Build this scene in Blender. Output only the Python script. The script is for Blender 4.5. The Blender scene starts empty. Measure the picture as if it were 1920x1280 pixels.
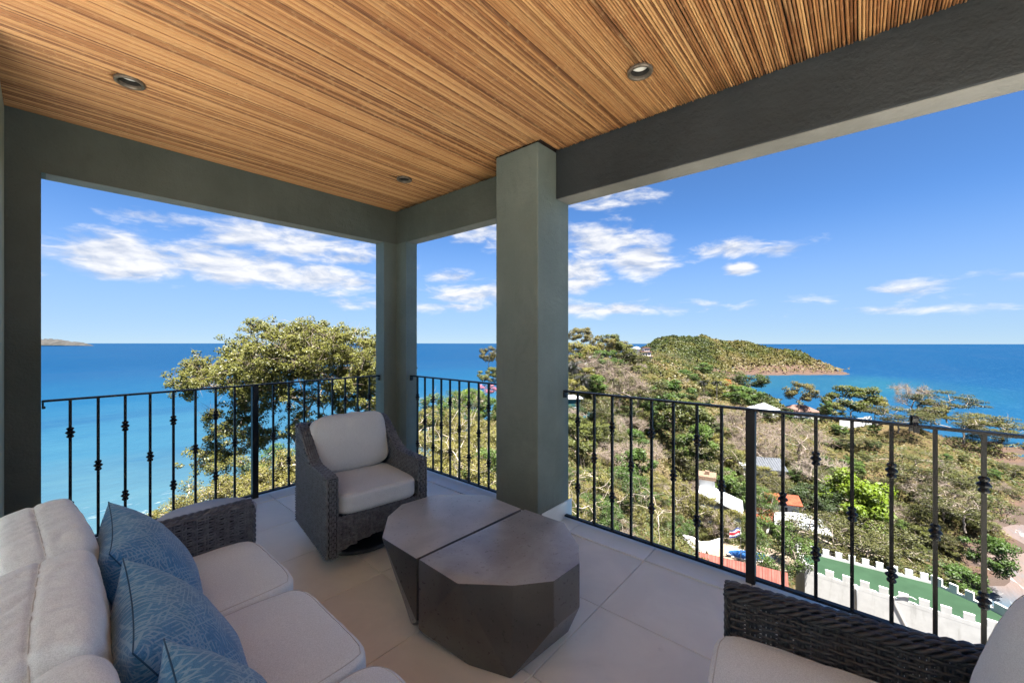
import bpy, bmesh, math, random
import numpy as np
from mathutils import Vector, Matrix, noise as mnoise

# ------------------------------------------------------------------ camera, sky, sun, exposure
scene = bpy.context.scene
COL = scene.collection
EYE = 1.40
TH = math.radians(40.74)
FX, FY = math.cos(TH), math.sin(TH)          # camera forward on the ground plane
RX, RY = math.sin(TH), -math.cos(TH)         # camera right
FPX = 760.5                                   # focal length in pixels of the 1920 px wide photograph

cam_d = bpy.data.cameras.new('camera')
cam = bpy.data.objects.new('camera', cam_d)
COL.objects.link(cam)
cam.location = (0, 0, EYE)
cam.rotation_euler = (math.radians(90), 0, math.atan2(-FX, FY))
cam_d.sensor_width = 36.0
cam_d.lens = 36.0 * FPX / 1920.0
cam_d.shift_y = -5.0 / 1920.0
cam_d.clip_start = 0.02
cam_d.clip_end = 20000
scene.camera = cam

SUN_EL = math.radians(71)
_sl, _sd = 0.34, -0.85                         # direction to the sun, right / ahead of the camera
SUNX, SUNY = _sd * FX + _sl * RX, _sd * FY + _sl * RY
_n = math.hypot(SUNX, SUNY)
SUNX, SUNY = SUNX / _n, SUNY / _n
sun_d = bpy.data.lights.new('sun', 'SUN')
sun_d.energy = 5.0
sun_d.angle = math.radians(0.53)
sun_d.color = (1.0, 0.955, 0.88)
sun = bpy.data.objects.new('sun', sun_d)
COL.objects.link(sun)
_dir = Vector((SUNX * math.cos(SUN_EL), SUNY * math.cos(SUN_EL), math.sin(SUN_EL)))
sun.rotation_euler = _dir.to_track_quat('Z', 'Y').to_euler()
sun.location = (0, 0, 60)

scene.view_settings.view_transform = 'Standard'
scene.view_settings.look = 'None'
scene.view_settings.gamma = 1.0
scene.view_settings.use_curve_mapping = False
scene.view_settings.exposure = 2.5
SKY_STRENGTH = 0.050

cyc = scene.cycles
cyc.max_bounces = 14
cyc.diffuse_bounces = 9
cyc.glossy_bounces = 4
cyc.transmission_bounces = 6
cyc.transparent_max_bounces = 8
cyc.sample_clamp_indirect = 6.0
cyc.use_denoising = True
try:
    cyc.denoiser = 'OPENIMAGEDENOISE'
except Exception:
    pass
scene.render.film_transparent = False


class NT:
    """small node-tree writer"""
    def __init__(self, tree):
        self.t = tree
        self.n = tree.nodes
        self.n.clear()

    def node(self, typ, **kw):
        nd = self.n.new(typ)
        for k, v in kw.items():
            setattr(nd, k, v)
        return nd

    def put(self, sock, v):
        if hasattr(v, 'is_linked') or hasattr(v, 'node'):
            self.t.links.new(v, sock)
        else:
            try:
                sock.default_value = v
            except Exception:
                sock.default_value = tuple(v) + (1.0,)

    def m(self, op, a, b=None, c=None, clamp=False):
        nd = self.node('ShaderNodeMath', operation=op)
        nd.use_clamp = clamp
        self.put(nd.inputs[0], a)
        if b is not None:
            self.put(nd.inputs[1], b)
        if c is not None:
            self.put(nd.inputs[2], c)
        return nd.outputs[0]

    def vm(self, op, a, b=None):
        nd = self.node('ShaderNodeVectorMath', operation=op)
        self.put(nd.inputs[0], a)
        if b is not None:
            self.put(nd.inputs[1], b)
        return nd.outputs['Value'] if op in ('DOT_PRODUCT', 'LENGTH', 'DISTANCE') else nd.outputs[0]

    def mix(self, f, a, b, blend='MIX'):
        nd = self.node('ShaderNodeMix', data_type='RGBA', blend_type=blend)
        self.put(nd.inputs[0], f)
        self.put(nd.inputs[6], a if hasattr(a, 'node') else (tuple(a) + (1.0,))[:4])
        self.put(nd.inputs[7], b if hasattr(b, 'node') else (tuple(b) + (1.0,))[:4])
        return nd.outputs[2]

    def ramp(self, f, stops, interp='LINEAR'):
        nd = self.node('ShaderNodeValToRGB')
        cr = nd.color_ramp
        cr.interpolation = interp
        while len(cr.elements) < len(stops):
            cr.elements.new(0.5)
        for e, (p, c) in zip(cr.elements, stops):
            e.position = p
            e.color = (tuple(c) + (1.0,))[:4] if not isinstance(c, (int, float)) else (c, c, c, 1)
        self.put(nd.inputs[0], f)
        return nd.outputs[0]

    def sstep(self, x, lo, hi):
        nd = self.node('ShaderNodeMapRange', interpolation_type='SMOOTHSTEP')
        self.put(nd.inputs[0], x)
        self.put(nd.inputs[1], lo)
        self.put(nd.inputs[2], hi)
        return nd.outputs[0]

    def noise(self, vec, scale, detail=3.0, rough=0.55, dist=0.0, lac=2.0, dims='3D'):
        nd = self.node('ShaderNodeTexNoise', noise_dimensions=dims)
        if vec is not None:
            self.put(nd.inputs['Vector'], vec)
        nd.inputs['Scale'].default_value = scale
        nd.inputs['Detail'].default_value = detail
        nd.inputs['Roughness'].default_value = rough
        nd.inputs['Distortion'].default_value = dist
        nd.inputs['Lacunarity'].default_value = lac
        return nd.outputs[0]

    def mapping(self, vec, scale=(1, 1, 1), rot=(0, 0, 0), loc=(0, 0, 0)):
        nd = self.node('ShaderNodeMapping')
        self.put(nd.inputs['Vector'], vec)
        nd.inputs['Scale'].default_value = scale
        nd.inputs['Rotation'].default_value = rot
        nd.inputs['Location'].default_value = loc
        return nd.outputs[0]

    def comb(self, x, y, z):
        nd = self.node('ShaderNodeCombineXYZ')
        self.put(nd.inputs[0], x); self.put(nd.inputs[1], y); self.put(nd.inputs[2], z)
        return nd.outputs[0]

    def bump(self, h, strength=0.3, dist=0.01, normal=None):
        nd = self.node('ShaderNodeBump')
        self.put(nd.inputs['Height'], h)
        nd.inputs['Strength'].default_value = strength
        nd.inputs['Distance'].default_value = dist
        if normal is not None:
            self.put(nd.inputs['Normal'], normal)
        return nd.outputs[0]


def build_world():
    w = bpy.data.worlds.new('World')
    scene.world = w
    w.use_nodes = True
    k = NT(w.node_tree)
    tc = k.node('ShaderNodeTexCoord').outputs['Generated']
    D = k.vm('NORMALIZE', tc)
    sky = k.node('ShaderNodeTexSky', sky_type='NISHITA')
    sky.sun_disc = False
    sky.sun_elevation = SUN_EL
    sky.sun_rotation = math.atan2(SUNX, SUNY)
    sky.altitude = 60
    sky.air_density = 0.50
    sky.dust_density = 0.12
    sky.ozone_density = 4.0
    # the sea horizon dips a little below eye level, so the sky is read slightly higher
    k.put(sky.inputs[0], k.vm('NORMALIZE', k.vm('ADD', D, (0, 0, 0.016))))
    a = k.vm('DOT_PRODUCT', D, (RX, RY, 0))
    b = k.vm('DOT_PRODUCT', D, (FX, FY, 0))
    sep = k.node('ShaderNodeSeparateXYZ')
    k.put(sep.inputs[0], D)
    az = k.m('ARCTAN2', a, b)
    el = k.m('ARCSINE', sep.outputs[2])
    azd = k.m('MULTIPLY', az, 57.29578)
    eld = k.m('MULTIPLY', el, 57.29578)
    # cloud banks: azimuth, elevation, half widths (degrees), weight
    banks = [(-43, 8.2, 9, 2.4, .60), (-35, 8.6, 10, 2.6, .60), (-27, 7.8, 9, 2.4, .56), (-21, 7.2, 6, 1.4, .48), (-28, 12.0, 12, 2.4, .52), (-22, 10.4, 8, 1.6, .46), (-41, 12.6, 5, 1.0, .42),
             (-16, 9.6, 4, .8, .44), (-18, 4.6, 8, 1.2, .42), (-9, 8.6, 4, 1.3, .50), (-5, 6.4, 8, 2.0, .50), (-3, 14.5, 6, 2.0, .52), (-10, 4.4, 9, 1.0, .40),
             (9, 9.0, 5, 3.4, .58), (12, 13.2, 9, 2.8, .54), (17.5, 10.4, 4.8, 2.4, .66), (12, 4.1, 18, 1.2, .50),
             (28, 11.0, 8, 1.3, .48), (33, 10.3, 3.4, 1.0, .54), (29.5, 8.5, 2.2, .9, .56), (13, 18.5, 9, 2.2, .42),
             (47, 4.8, 14, 1.4, .36), (42, 3.0, 16, .8, .32),
             (95, 11, 18, 4, .50), (140, 9, 20, 3.5, .50), (-95, 10, 22, 4, .50), (-150, 12, 25, 4, .46), (180, 22, 22, 4, .4)]
    tot = None
    for (a0, e0, wa, we, wt) in banks:
        dx = k.m('DIVIDE', k.m('SUBTRACT', azd, float(a0)), float(wa))
        dy = k.m('DIVIDE', k.m('SUBTRACT', eld, float(e0)), float(we))
        r2 = k.m('ADD', k.m('MULTIPLY', dx, dx), k.m('MULTIPLY', dy, dy))
        g = k.m('MULTIPLY', k.m('EXPONENT', k.m('MULTIPLY', r2, -0.8)), float(wt))
        tot = g if tot is None else k.m('MAXIMUM', tot, g)
    P = k.comb(k.m('MULTIPLY', az, 5.0), k.m('MULTIPLY', el, 15.0), 0.0)
    warp = k.node('ShaderNodeTexNoise')
    k.put(warp.inputs['Vector'], P)
    warp.inputs['Scale'].default_value = 1.3
    warp.inputs['Detail'].default_value = 4
    Pw = k.vm('ADD', P, k.vm('SCALE', k.vm('SUBTRACT', warp.outputs['Color'], (.5, .5, .5)), None))
    for nd in k.n:
        if nd.type == 'VECT_MATH' and nd.operation == 'SCALE':
            nd.inputs['Scale'].default_value = 0.55

    def dens(vec):
        n1 = k.noise(vec, 2.2, 9.0, 0.58)
        return n1
    n1 = dens(Pw)
    n2 = dens(k.vm('ADD', Pw, (0.05, 0.20, 0.0)))
    raw = k.m('ADD', k.m('MULTIPLY', n1, 0.95), tot)
    d1 = k.sstep(raw, 0.70, 1.03)
    lit = k.m('ADD', k.m('MULTIPLY', k.m('SUBTRACT', n1, n2), 3.2), 0.62, clamp=True)
    ccol = k.mix(lit, (1.85, 2.12, 2.7), (3.7, 3.7, 3.78))
    haze = k.sstep(eld, 16.0, -0.5)
    hs = k.node('ShaderNodeHueSaturation')
    hs.inputs['Saturation'].default_value = 1.15
    hs.inputs['Value'].default_value = 0.93
    k.put(hs.inputs['Color'], sky.outputs[0])
    skyc = k.mix(k.m('MULTIPLY', haze, 0.75), hs.outputs[0], (1.28, 1.74, 2.30))
    col = k.mix(k.m('MULTIPLY', d1, 0.93), skyc, ccol)
    bg = k.node('ShaderNodeBackground')
    k.put(bg.inputs[0], col)
    bg.inputs[1].default_value = SKY_STRENGTH
    out = k.node('ShaderNodeOutputWorld')
    k.t.links.new(bg.outputs[0], out.inputs[0])


build_world()


# ------------------------------------------------------------------ helpers: objects
def tag(o, label=None, cat=None, group=None, kind=None):
    if label: o['label'] = label
    if cat: o['category'] = cat
    if group: o['group'] = group
    if kind: o['kind'] = kind
    return o


def empty(name, loc=(0, 0, 0), rz=0.0, parent=None):
    o = bpy.data.objects.new(name, None)
    COL.objects.link(o)
    o.location = loc
    o.rotation_euler = (0, 0, rz)
    o.empty_display_size = 0.1
    if parent is not None:
        o.parent = parent
    return o


def put(name, mesh, parent=None, loc=None, rot=None, scale=None):
    o = bpy.data.objects.new(name, mesh)
    COL.objects.link(o)
    if parent is not None:
        o.parent = parent
    if loc is not None: o.location = loc
    if rot is not None: o.rotation_euler = rot
    if scale is not None: o.scale = scale
    return o


def ray(px, py):
    """direction (per metre of depth) of a pixel of the photograph"""
    t = (px - 960.0) / FPX
    return FX + RX * t, FY + RY * t, -(py - 635.0) / FPX


def on_z(px, py, z):
    x, y, s = ray(px, py)
    d = (z - EYE) / s
    return Vector((x * d, y * d, z))


def at_d(px, py, d):
    x, y, s = ray(px, py)
    return Vector((x * d, y * d, EYE + s * d))


def cw(lat, d, z=0.0):
    """right / ahead of the house -> world"""
    return Vector((FX * d + RX * lat, FY * d + RY * lat, z))


class MB:
    """collects verts and faces, builds one mesh"""
    def __init__(self):
        self.v, self.f, self.mi = [], [], []
        self.cur = 0

    def add(self, vs, fs):
        o = len(self.v)
        self.v += [tuple(p) for p in vs]
        self.f += [tuple(i + o for i in f) for f in fs]
        self.mi += [self.cur] * len(fs)

    def box(self, x0, x1, y0, y1, z0, z1, M=None):
        vs = [(x, y, z) for z in (z0, z1) for y in (y0, y1) for x in (x0, x1)]
        if M is not None:
            vs = [M @ Vector(p) for p in vs]
        self.add(vs, [(0, 2, 3, 1), (4, 5, 7, 6), (0, 1, 5, 4), (2, 6, 7, 3), (0, 4, 6, 2), (1, 3, 7, 5)])

    def prism(self, poly, z0, z1, M=None):
        n = len(poly)
        vs = [(p[0], p[1], z0) for p in poly] + [(p[0], p[1], z1) for p in poly]
        if M is not None:
            vs = [M @ Vector(p) for p in vs]
        fs = [tuple(reversed(range(n))), tuple(range(n, 2 * n))]
        fs += [(i, (i + 1) % n, n + (i + 1) % n, n + i) for i in range(n)]
        self.add(vs, fs)

    def lathe(self, prof, n=16, c=(0, 0, 0), M=None, cap=True):
        vs, fs = [], []
        for (r, z) in prof:
            for i in range(n):
                a = 2 * math.pi * i / n
                p = Vector((c[0] + r * math.cos(a), c[1] + r * math.sin(a), c[2] + z))
                vs.append(M @ p if M is not None else p)
        for j in range(len(prof) - 1):
            for i in range(n):
                fs.append((j * n + i, j * n + (i + 1) % n, (j + 1) * n + (i + 1) % n, (j + 1) * n + i))
        if cap:
            fs.append(tuple(reversed(range(n))))
            fs.append(tuple(range((len(prof) - 1) * n, len(prof) * n)))
        self.add(vs, fs)

    def tube(self, pts, rad, n=6, cap=True, up=None):
        pts = [Vector(p) for p in pts]
        m = len(pts)
        rads = rad if hasattr(rad, '__len__') else [rad] * m
        vs, fs = [], []
        prev = None
        for i, p in enumerate(pts):
            t = (pts[min(i + 1, m - 1)] - pts[max(i - 1, 0)])
            if t.length < 1e-9: t = Vector((0, 0, 1))
            t.normalize()
            if prev is None:
                ref = up or (Vector((0, 0, 1)) if abs(t.z) < 0.9 else Vector((1, 0, 0)))
                u = t.cross(ref).normalized()
            else:
                u = (prev - t * prev.dot(t))
                if u.length < 1e-6: u = t.orthogonal()
                u.normalize()
            prev = u
            w = t.cross(u)
            for j in range(n):
                a = 2 * math.pi * j / n
                vs.append(p + (u * math.cos(a) + w * math.sin(a)) * rads[i])
        for i in range(m - 1):
            for j in range(n):
                fs.append((i * n + j, i * n + (j + 1) % n, (i + 1) * n + (j + 1) % n, (i + 1) * n + j))
        if cap:
            fs.append(tuple(reversed(range(n))))
            fs.append(tuple(range((m - 1) * n, m * n)))
        self.add(vs, fs)

    def mesh(self, name, mats, smooth=False):
        me = bpy.data.meshes.new(name)
        me.from_pydata(self.v, [], self.f)
        for mt in (mats if isinstance(mats, (list, tuple)) else [mats]):
            me.materials.append(mt)
        if any(self.mi):
            me.polygons.foreach_set('material_index', self.mi)
        if smooth:
            me.polygons.foreach_set('use_smooth', [True] * len(me.polygons))
        me.update()
        return me

    def obj(self, name, mats, parent=None, smooth=False, loc=None, rot=None, bevel=0.0, seg=2):
        me = self.mesh(name, mats, smooth)
        if bevel:
            bev(me, bevel, seg)
        return put(name, me, parent, loc, rot)


def bev(me, w, seg=2):
    bm = bmesh.new()
    bm.from_mesh(me)
    bmesh.ops.remove_doubles(bm, verts=bm.verts, dist=1e-5)
    ed = [e for e in bm.edges if len(e.link_faces) == 2 and e.calc_face_angle(0) > 0.35]
    bmesh.ops.bevel(bm, geom=ed, offset=w, segments=seg, profile=0.6, affect='EDGES', clamp_overlap=True)
    bm.to_mesh(me)
    bm.free()
    me.update()


def smooth_angle(me, deg=35):
    me.polygons.foreach_set('use_smooth', [True] * len(me.polygons))
    bm = bmesh.new(); bm.from_mesh(me)
    for e in bm.edges:
        if len(e.link_faces) == 2 and e.calc_face_angle(0) > math.radians(deg):
            e.smooth = False
    bm.to_mesh(me); bm.free(); me.update()


# ------------------------------------------------------------------ helpers: materials
MAT = {}


def new_mat(name):
    m = bpy.data.materials.new(name)
    m.use_nodes = True
    MAT[name] = m
    k = NT(m.node_tree)
    k.bsdf = k.node('ShaderNodeBsdfPrincipled')
    k.out = k.node('ShaderNodeOutputMaterial')
    k.t.links.new(k.bsdf.outputs[0], k.out.inputs[0])
    k.mat = m
    return k


def bset(k, col=None, rough=0.6, spec=0.4, metal=0.0, normal=None):
    b = k.bsdf
    if col is not None:
        k.put(b.inputs['Base Color'], col if hasattr(col, 'node') else (tuple(col) + (1.0,))[:4])
    k.put(b.inputs['Roughness'], rough)
    k.put(b.inputs['Specular IOR Level'], spec)
    k.put(b.inputs['Metallic'], metal)
    if normal is not None:
        k.put(b.inputs['Normal'], normal)


def obj_co(k):
    return k.node('ShaderNodeTexCoord').outputs['Object']


def world_co(k):
    return k.node('ShaderNodeNewGeometry').outputs['Position']


def obj_rand(k):
    return k.node('ShaderNodeObjectInfo').outputs['Random']


def plain(name, col, rough=0.6, var=0.12, scale=6.0, spec=0.4, metal=0.0, bump=0.0, bscale=80.0):
    k = new_mat(name)
    co = world_co(k)
    n = k.noise(co, scale, 5, 0.6)
    c = k.mix(k.sstep(n, .3, .7), [x * (1 - var) for x in col], [min(1, x * (1 + var)) for x in col])
    nr = k.bump(k.noise(co, bscale, 4, .6), bump, 0.01) if bump else None
    bset(k, c, rough, spec, metal, nr)
    return k.mat

# ------------------------------------------------------------------ terrace materials
def terrace_materials():
    # olive plaster
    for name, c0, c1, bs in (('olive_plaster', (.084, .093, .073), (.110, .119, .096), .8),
                             ('shaded_beam_plaster', (.022, .027, .029), (.031, .037, .040), .8),  # same plaster as the other beams, shade put into its colour
                             ('lit_column_plaster', (.128, .150, .126), (.165, .190, .162), .8),  # same plaster again, lightened where the columns catch light
                             ('bounce_plaster', (.80, .79, .76), (.85, .84, .81), .35),  # pale finish of the added light-bouncing walls and paving
                             ('soffit_plaster', (.20, .19, .17), (.28, .265, .24), .8),
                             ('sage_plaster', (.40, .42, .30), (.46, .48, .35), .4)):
        k = new_mat(name)
        co = world_co(k)
        big = k.noise(co, 1.7, 5, .6)
        mid = k.noise(co, 11, 4, .6)
        c = k.mix(k.sstep(big, .3, .72), c0, c1)
        spk = k.sstep(k.noise(co, 42, 4, .7), .60, .72)
        c = k.mix(k.m('MULTIPLY', spk, .28), c, [x * .55 for x in c0])
        streak = k.noise(k.mapping(co, (9, 9, .35)), 1.0, 4, .6)
        c = k.mix(k.m('MULTIPLY', k.sstep(streak, .56, .75), .16), c, [x * 1.35 for x in c1])
        blot = k.noise(k.mapping(co, (2.2, 2.2, 1.1)), 1.0, 6, .7, .6)
        c = k.mix(k.m('MULTIPLY', k.sstep(blot, .52, .68), .30), c, [x * .68 for x in c0])
        c = k.mix(k.m('MULTIPLY', k.sstep(blot, .46, .34), .22), c, [x * 1.28 for x in c1])
        h = k.m('ADD', k.m('MULTIPLY', k.noise(co, 75, 5, .62), .55), k.m('ADD', k.m('MULTIPLY', mid, .8), k.m('MULTIPLY', k.noise(k.mapping(co, (5, 5, 9)), 1.0, 3, .6), 1.4)))
        bset(k, c, 0.58, 0.38, 0, k.bump(h, bs, .008))
    # porcelain floor tile
    for name, c0, c1 in (('floor_tile', (.80, .765, .64), (.89, .85, .715)), ('edge_tile', (.73, .745, .70), (.83, .845, .80))):
        k = new_mat(name)
        co = world_co(k)
        r = obj_rand(k)
        sh = k.vm('ADD', co, k.comb(k.m('MULTIPLY', r, 37.0), k.m('MULTIPLY', r, 11.0), 0.0))
        n = k.noise(sh, 2.6, 6, .62, .6)
        c = k.mix(k.sstep(n, .32, .70), c0, c1)
        fine = k.noise(sh, 46, 5, .7)
        c = k.mix(k.m('MULTIPLY', k.sstep(fine, .55, .75), .22), c, [x * .78 for x in c0])
        tone = k.m('ADD', .92, k.m('MULTIPLY', r, .11))
        c = k.mix(1.0, c, k.comb(tone, tone, tone), 'MULTIPLY')
        dirt = k.sstep(k.noise(co, 9, 6, .78), .62, .72)
        c = k.mix(k.m('MULTIPLY', dirt, .18), c, (.20, .175, .145))
        rough = k.m('ADD', .27, k.m('MULTIPLY', n, .16))
        bset(k, c, rough, .75, 0, k.bump(k.noise(sh, 30, 5, .6), .10, .004))
    plain('grout', (.20, .18, .155), .85, .2, 12)
    # bamboo
    k = new_mat('bamboo')
    r = k.m('FRACT', k.m('ADD', obj_rand(k), k.node('ShaderNodeAttribute', attribute_name='tone').outputs['Fac']))
    co = obj_co(k)
    at = k.node('ShaderNodeAttribute', attribute_name='ring').outputs['Fac']
    sh = k.vm('ADD', co, k.comb(k.m('MULTIPLY', r, 91.0), k.m('MULTIPLY', r, 17.0), 0.0))
    base = k.ramp(r, [(0, (.120, .046, .017)), (.18, (.26, .110, .040)), (.42, (.42, .205, .078)), (.70, (.56, .315, .130)), (.86, (.33, .150, .055)), (1, (.165, .066, .025))])
    grain = k.noise(k.mapping(sh, (3.0, 120, 120)), 1.0, 5, .65)
    c = k.mix(k.m('MULTIPLY', k.sstep(grain, .40, .78), .45), base, (.20, .080, .031))
    blot = k.noise(k.mapping(sh, (2.2, 6, 6)), 1.0, 5, .6)
    c = k.mix(k.m('MULTIPLY', k.sstep(blot, .50, .72), .45), c, (.56, .345, .16))
    red = k.noise(k.mapping(world_co(k), (1.2, 1.6, 1)), 1.0, 3, .5)
    c = k.mix(k.m('MULTIPLY', k.sstep(red, .5, .75), .28), c, (.25, .090, .034))
    c = k.mix(k.m('MULTIPLY', at, .34), c, (.58, .37, .18))
    spot = k.sstep(k.noise(sh, 60, 3, .6), .70, .74)
    c = k.mix(k.m('MULTIPLY', spot, .7), c, (.06, .03, .018))
    bset(k, c, .42, .42, 0, k.bump(grain, .25, .002))
    plain('ceiling_board', (.016, .009, .006), .9)
    # iron
    k = new_mat('black_iron')
    co = world_co(k)
    n = k.noise(co, 25, 4, .6)
    bset(k, k.mix(n, (.003, .0032, .004), (.009, .0095, .011)), k.m('ADD', .30, k.m('MULTIPLY', n, .25)), .35, 0, k.bump(k.noise(co, 140, 4, .6), .15, .002))
    plain('lamp_bronze', (.16, .13, .10), .38, .3, 40, .5, .5)
    plain('lamp_dark', (.02, .018, .016), .5)
    plain('lamp_glass', (.74, .74, .70), .25, .05)
    plain('black_plastic', (.010, .010, .011), .42, .3, 60)


terrace_materials()
CEIL = 2.806
ROOF_END = -1.40            # roof cut short behind the camera to let bounced sunlight in
XB, YB = 2.595, 3.944          # inner faces of the two beams at the corner


# ------------------------------------------------------------------ floor
def build_floor():
    m = MB()
    m.box(-1.52, 2.735, -1.80, 4.11, -0.34, -0.012)
    fl = m.obj('floor', MAT['grout'])
    tag(fl, 'pale grey square porcelain tiles of the covered terrace', 'floor', kind='structure')
    xs = [2.485 - .5755 * i for i in range(8)]
    ys = [3.885 - .569 * j for j in range(11)]
    J = .0022
    cache = {}

    def slab(w, h):
        key = (round(w, 3), round(h, 3))
        if key not in cache:
            t = MB()
            t.box(-w / 2 + J, w / 2 - J, -h / 2 + J, h / 2 - J, -.014, 0)
            me = t.mesh('tile', MAT['floor_tile'])
            bev(me, .0012, 1)
            cache[key] = me
        return cache[key]
    for i in range(len(xs) - 1):
        for j in range(len(ys) - 1):
            cx, cy = (xs[i] + xs[i + 1]) / 2, (ys[j] + ys[j + 1]) / 2
            put('tile', slab(xs[i] - xs[i + 1], ys[j] - ys[j + 1]), fl, (cx, cy, 0))
    p = MB()  # unseen paving added behind the camera to throw sunlight inside
    p.box(-14, 2.735, -14, -1.806, -.3, 0)
    p.box(-14, -1.546, -1.805, 4.1, -.3, 0)
    tag(p.obj('bounce_patio', MAT['bounce_plaster']), 'unseen pale paving added to bounce sunlight under the terrace roof', 'bounce_patio', kind='structure')
    # edge strips under the railings, slightly rounded towards the drop
    ecache = {}

    def edge(w, h, ax):
        key = (round(w, 3), round(h, 3), ax)
        if key not in ecache:
            t = MB()
            t.box(-w / 2 + J, w / 2 - J, -h / 2 + J, h / 2 - J, -.02, .006)
            me = t.mesh('edge_tile', MAT['edge_tile'])
            bev(me, .005, 3)
            ecache[key] = me
        return ecache[key]
    for j in range(len(ys) - 1):
        put('edge_tile', edge(2.74 - 2.485, ys[j] - ys[j + 1], 0), fl, ((2.74 + 2.485) / 2, (ys[j] + ys[j + 1]) / 2, 0))
    for i in range(5):
        put('edge_tile', edge(xs[i] - xs[i + 1], 4.115 - 3.885, 1), fl, ((xs[i] + xs[i + 1]) / 2, (4.115 + 3.885) / 2, 0))
    put('edge_tile', edge(2.74 - 2.485, 4.115 - 3.885, 1), fl, ((2.74 + 2.485) / 2, (4.115 + 3.885) / 2, 0))
    # retaining wall of the house below the terrace
    b = MB()
    b.box(-13.9, 2.62, -13.9, 4.0, -9.0, -.35)
    o = b.obj('retaining_wall', MAT['olive_plaster'])
    tag(o, 'olive plastered house wall below the terrace edge', 'wall', kind='structure')
    return fl


FLOOR = build_floor()


# ------------------------------------------------------------------ columns, beams, walls
def build_structure():
    def bx(name, label, cat, *d, mat='olive_plaster', bevel=.006):
        m = MB(); m.box(*d)
        o = m.obj(name, MAT[mat], bevel=bevel)
        tag(o, label, cat, kind='structure')
        return o
    m = MB()
    m.prism([(2.44, YB), (XB, YB), (XB, 3.757), (2.735, 3.757), (2.735, 4.106), (2.44, 4.106)], 0.0, 2.4562)
    o = m.obj('corner_column', MAT['lit_column_plaster'])
    tag(o, 'slim olive plaster column at the terrace corner behind the armchair', 'column', kind='structure')
    col = bx('square_column', 'thick square olive plaster column behind the coffee table', 'column', 2.319, 2.722, 1.7535, 2.163, 0.0, CEIL + .005, mat='lit_column_plaster', bevel=.010)
    # skirting tiles round the column foot
    for (x0, x1, y0, y1) in ((2.36, 2.752, 1.741, 1.7515), (2.3065, 2.317, 1.741, 2.174), (2.3195, 2.722, 2.165, 2.176)):
        m = MB(); m.box(x0, x1, y0, y1, .008, .138)
        m.obj('skirting_tile', MAT['edge_tile'], col, bevel=.004)
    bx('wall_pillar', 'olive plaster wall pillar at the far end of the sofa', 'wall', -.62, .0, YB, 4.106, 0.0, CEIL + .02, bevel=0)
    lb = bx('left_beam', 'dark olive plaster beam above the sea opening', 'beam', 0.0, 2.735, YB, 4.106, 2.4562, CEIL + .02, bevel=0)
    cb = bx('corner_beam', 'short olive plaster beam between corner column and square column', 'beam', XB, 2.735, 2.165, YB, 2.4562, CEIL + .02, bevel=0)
    rb = bx('right_beam', 'long olive plaster beam darkened for shade over the railing with the clip', 'beam', 2.543, 2.725, ROOF_END, 1.7515, 2.457, CEIL + .02, mat='shaded_beam_plaster')
    for par, d in ((lb, (.02, 2.435, YB + .006, 4.10, 2.4535, 2.4558)), (cb, (XB + .006, 2.73, 2.17, 3.752, 2.4535, 2.4558)),
                   (rb, (2.549, 2.719, ROOF_END + .02, 1.748, 2.4535, 2.4565))):
        m = MB(); m.box(*d)
        m.obj('soffit', MAT['soffit_plaster'], par)
    # house side: pale wall return beside the pillar and the wall behind the sofa
    bx('wall_return', 'pale green plaster wall return at the photo edge', 'wall', -.62, -.146, 2.95, YB - .003, 0, CEIL, mat='sage_plaster')
    bx('roof', 'flat roof slab over the terrace', 'roof', -.76, 3.0, ROOF_END, 4.4, CEIL + .15, CEIL + .35, mat='soffit_plaster')  # edges drawn in so sun strikes the added paving close by
    bx('bounce_facade', 'unseen white house front added to bounce light into the terrace', 'house', -3.9, -3.4, -6.0, 4.1, 0.001, 6.0, mat='bounce_plaster')  # added out of view to bounce light back under the roof
    bx('bounce_wing', 'unseen white house wing added to bounce light into the terrace', 'house', -3.398, 2.73, -6.0, -5.5, 0.001, 6.0, mat='bounce_plaster')  # second added wall, also there to bounce light inside
    for y in (ROOF_END + .01, 3.2):
        bx('rear_column', 'olive plaster column on the open rear side of the terrace', 'column', -.75, -.56, y, y + .19, 0, CEIL + .04)


build_structure()


# ------------------------------------------------------------------ bamboo ceiling
LAMPS = [(.317, 3.046), (2.065, .886), (2.097, 3.063)]


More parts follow.
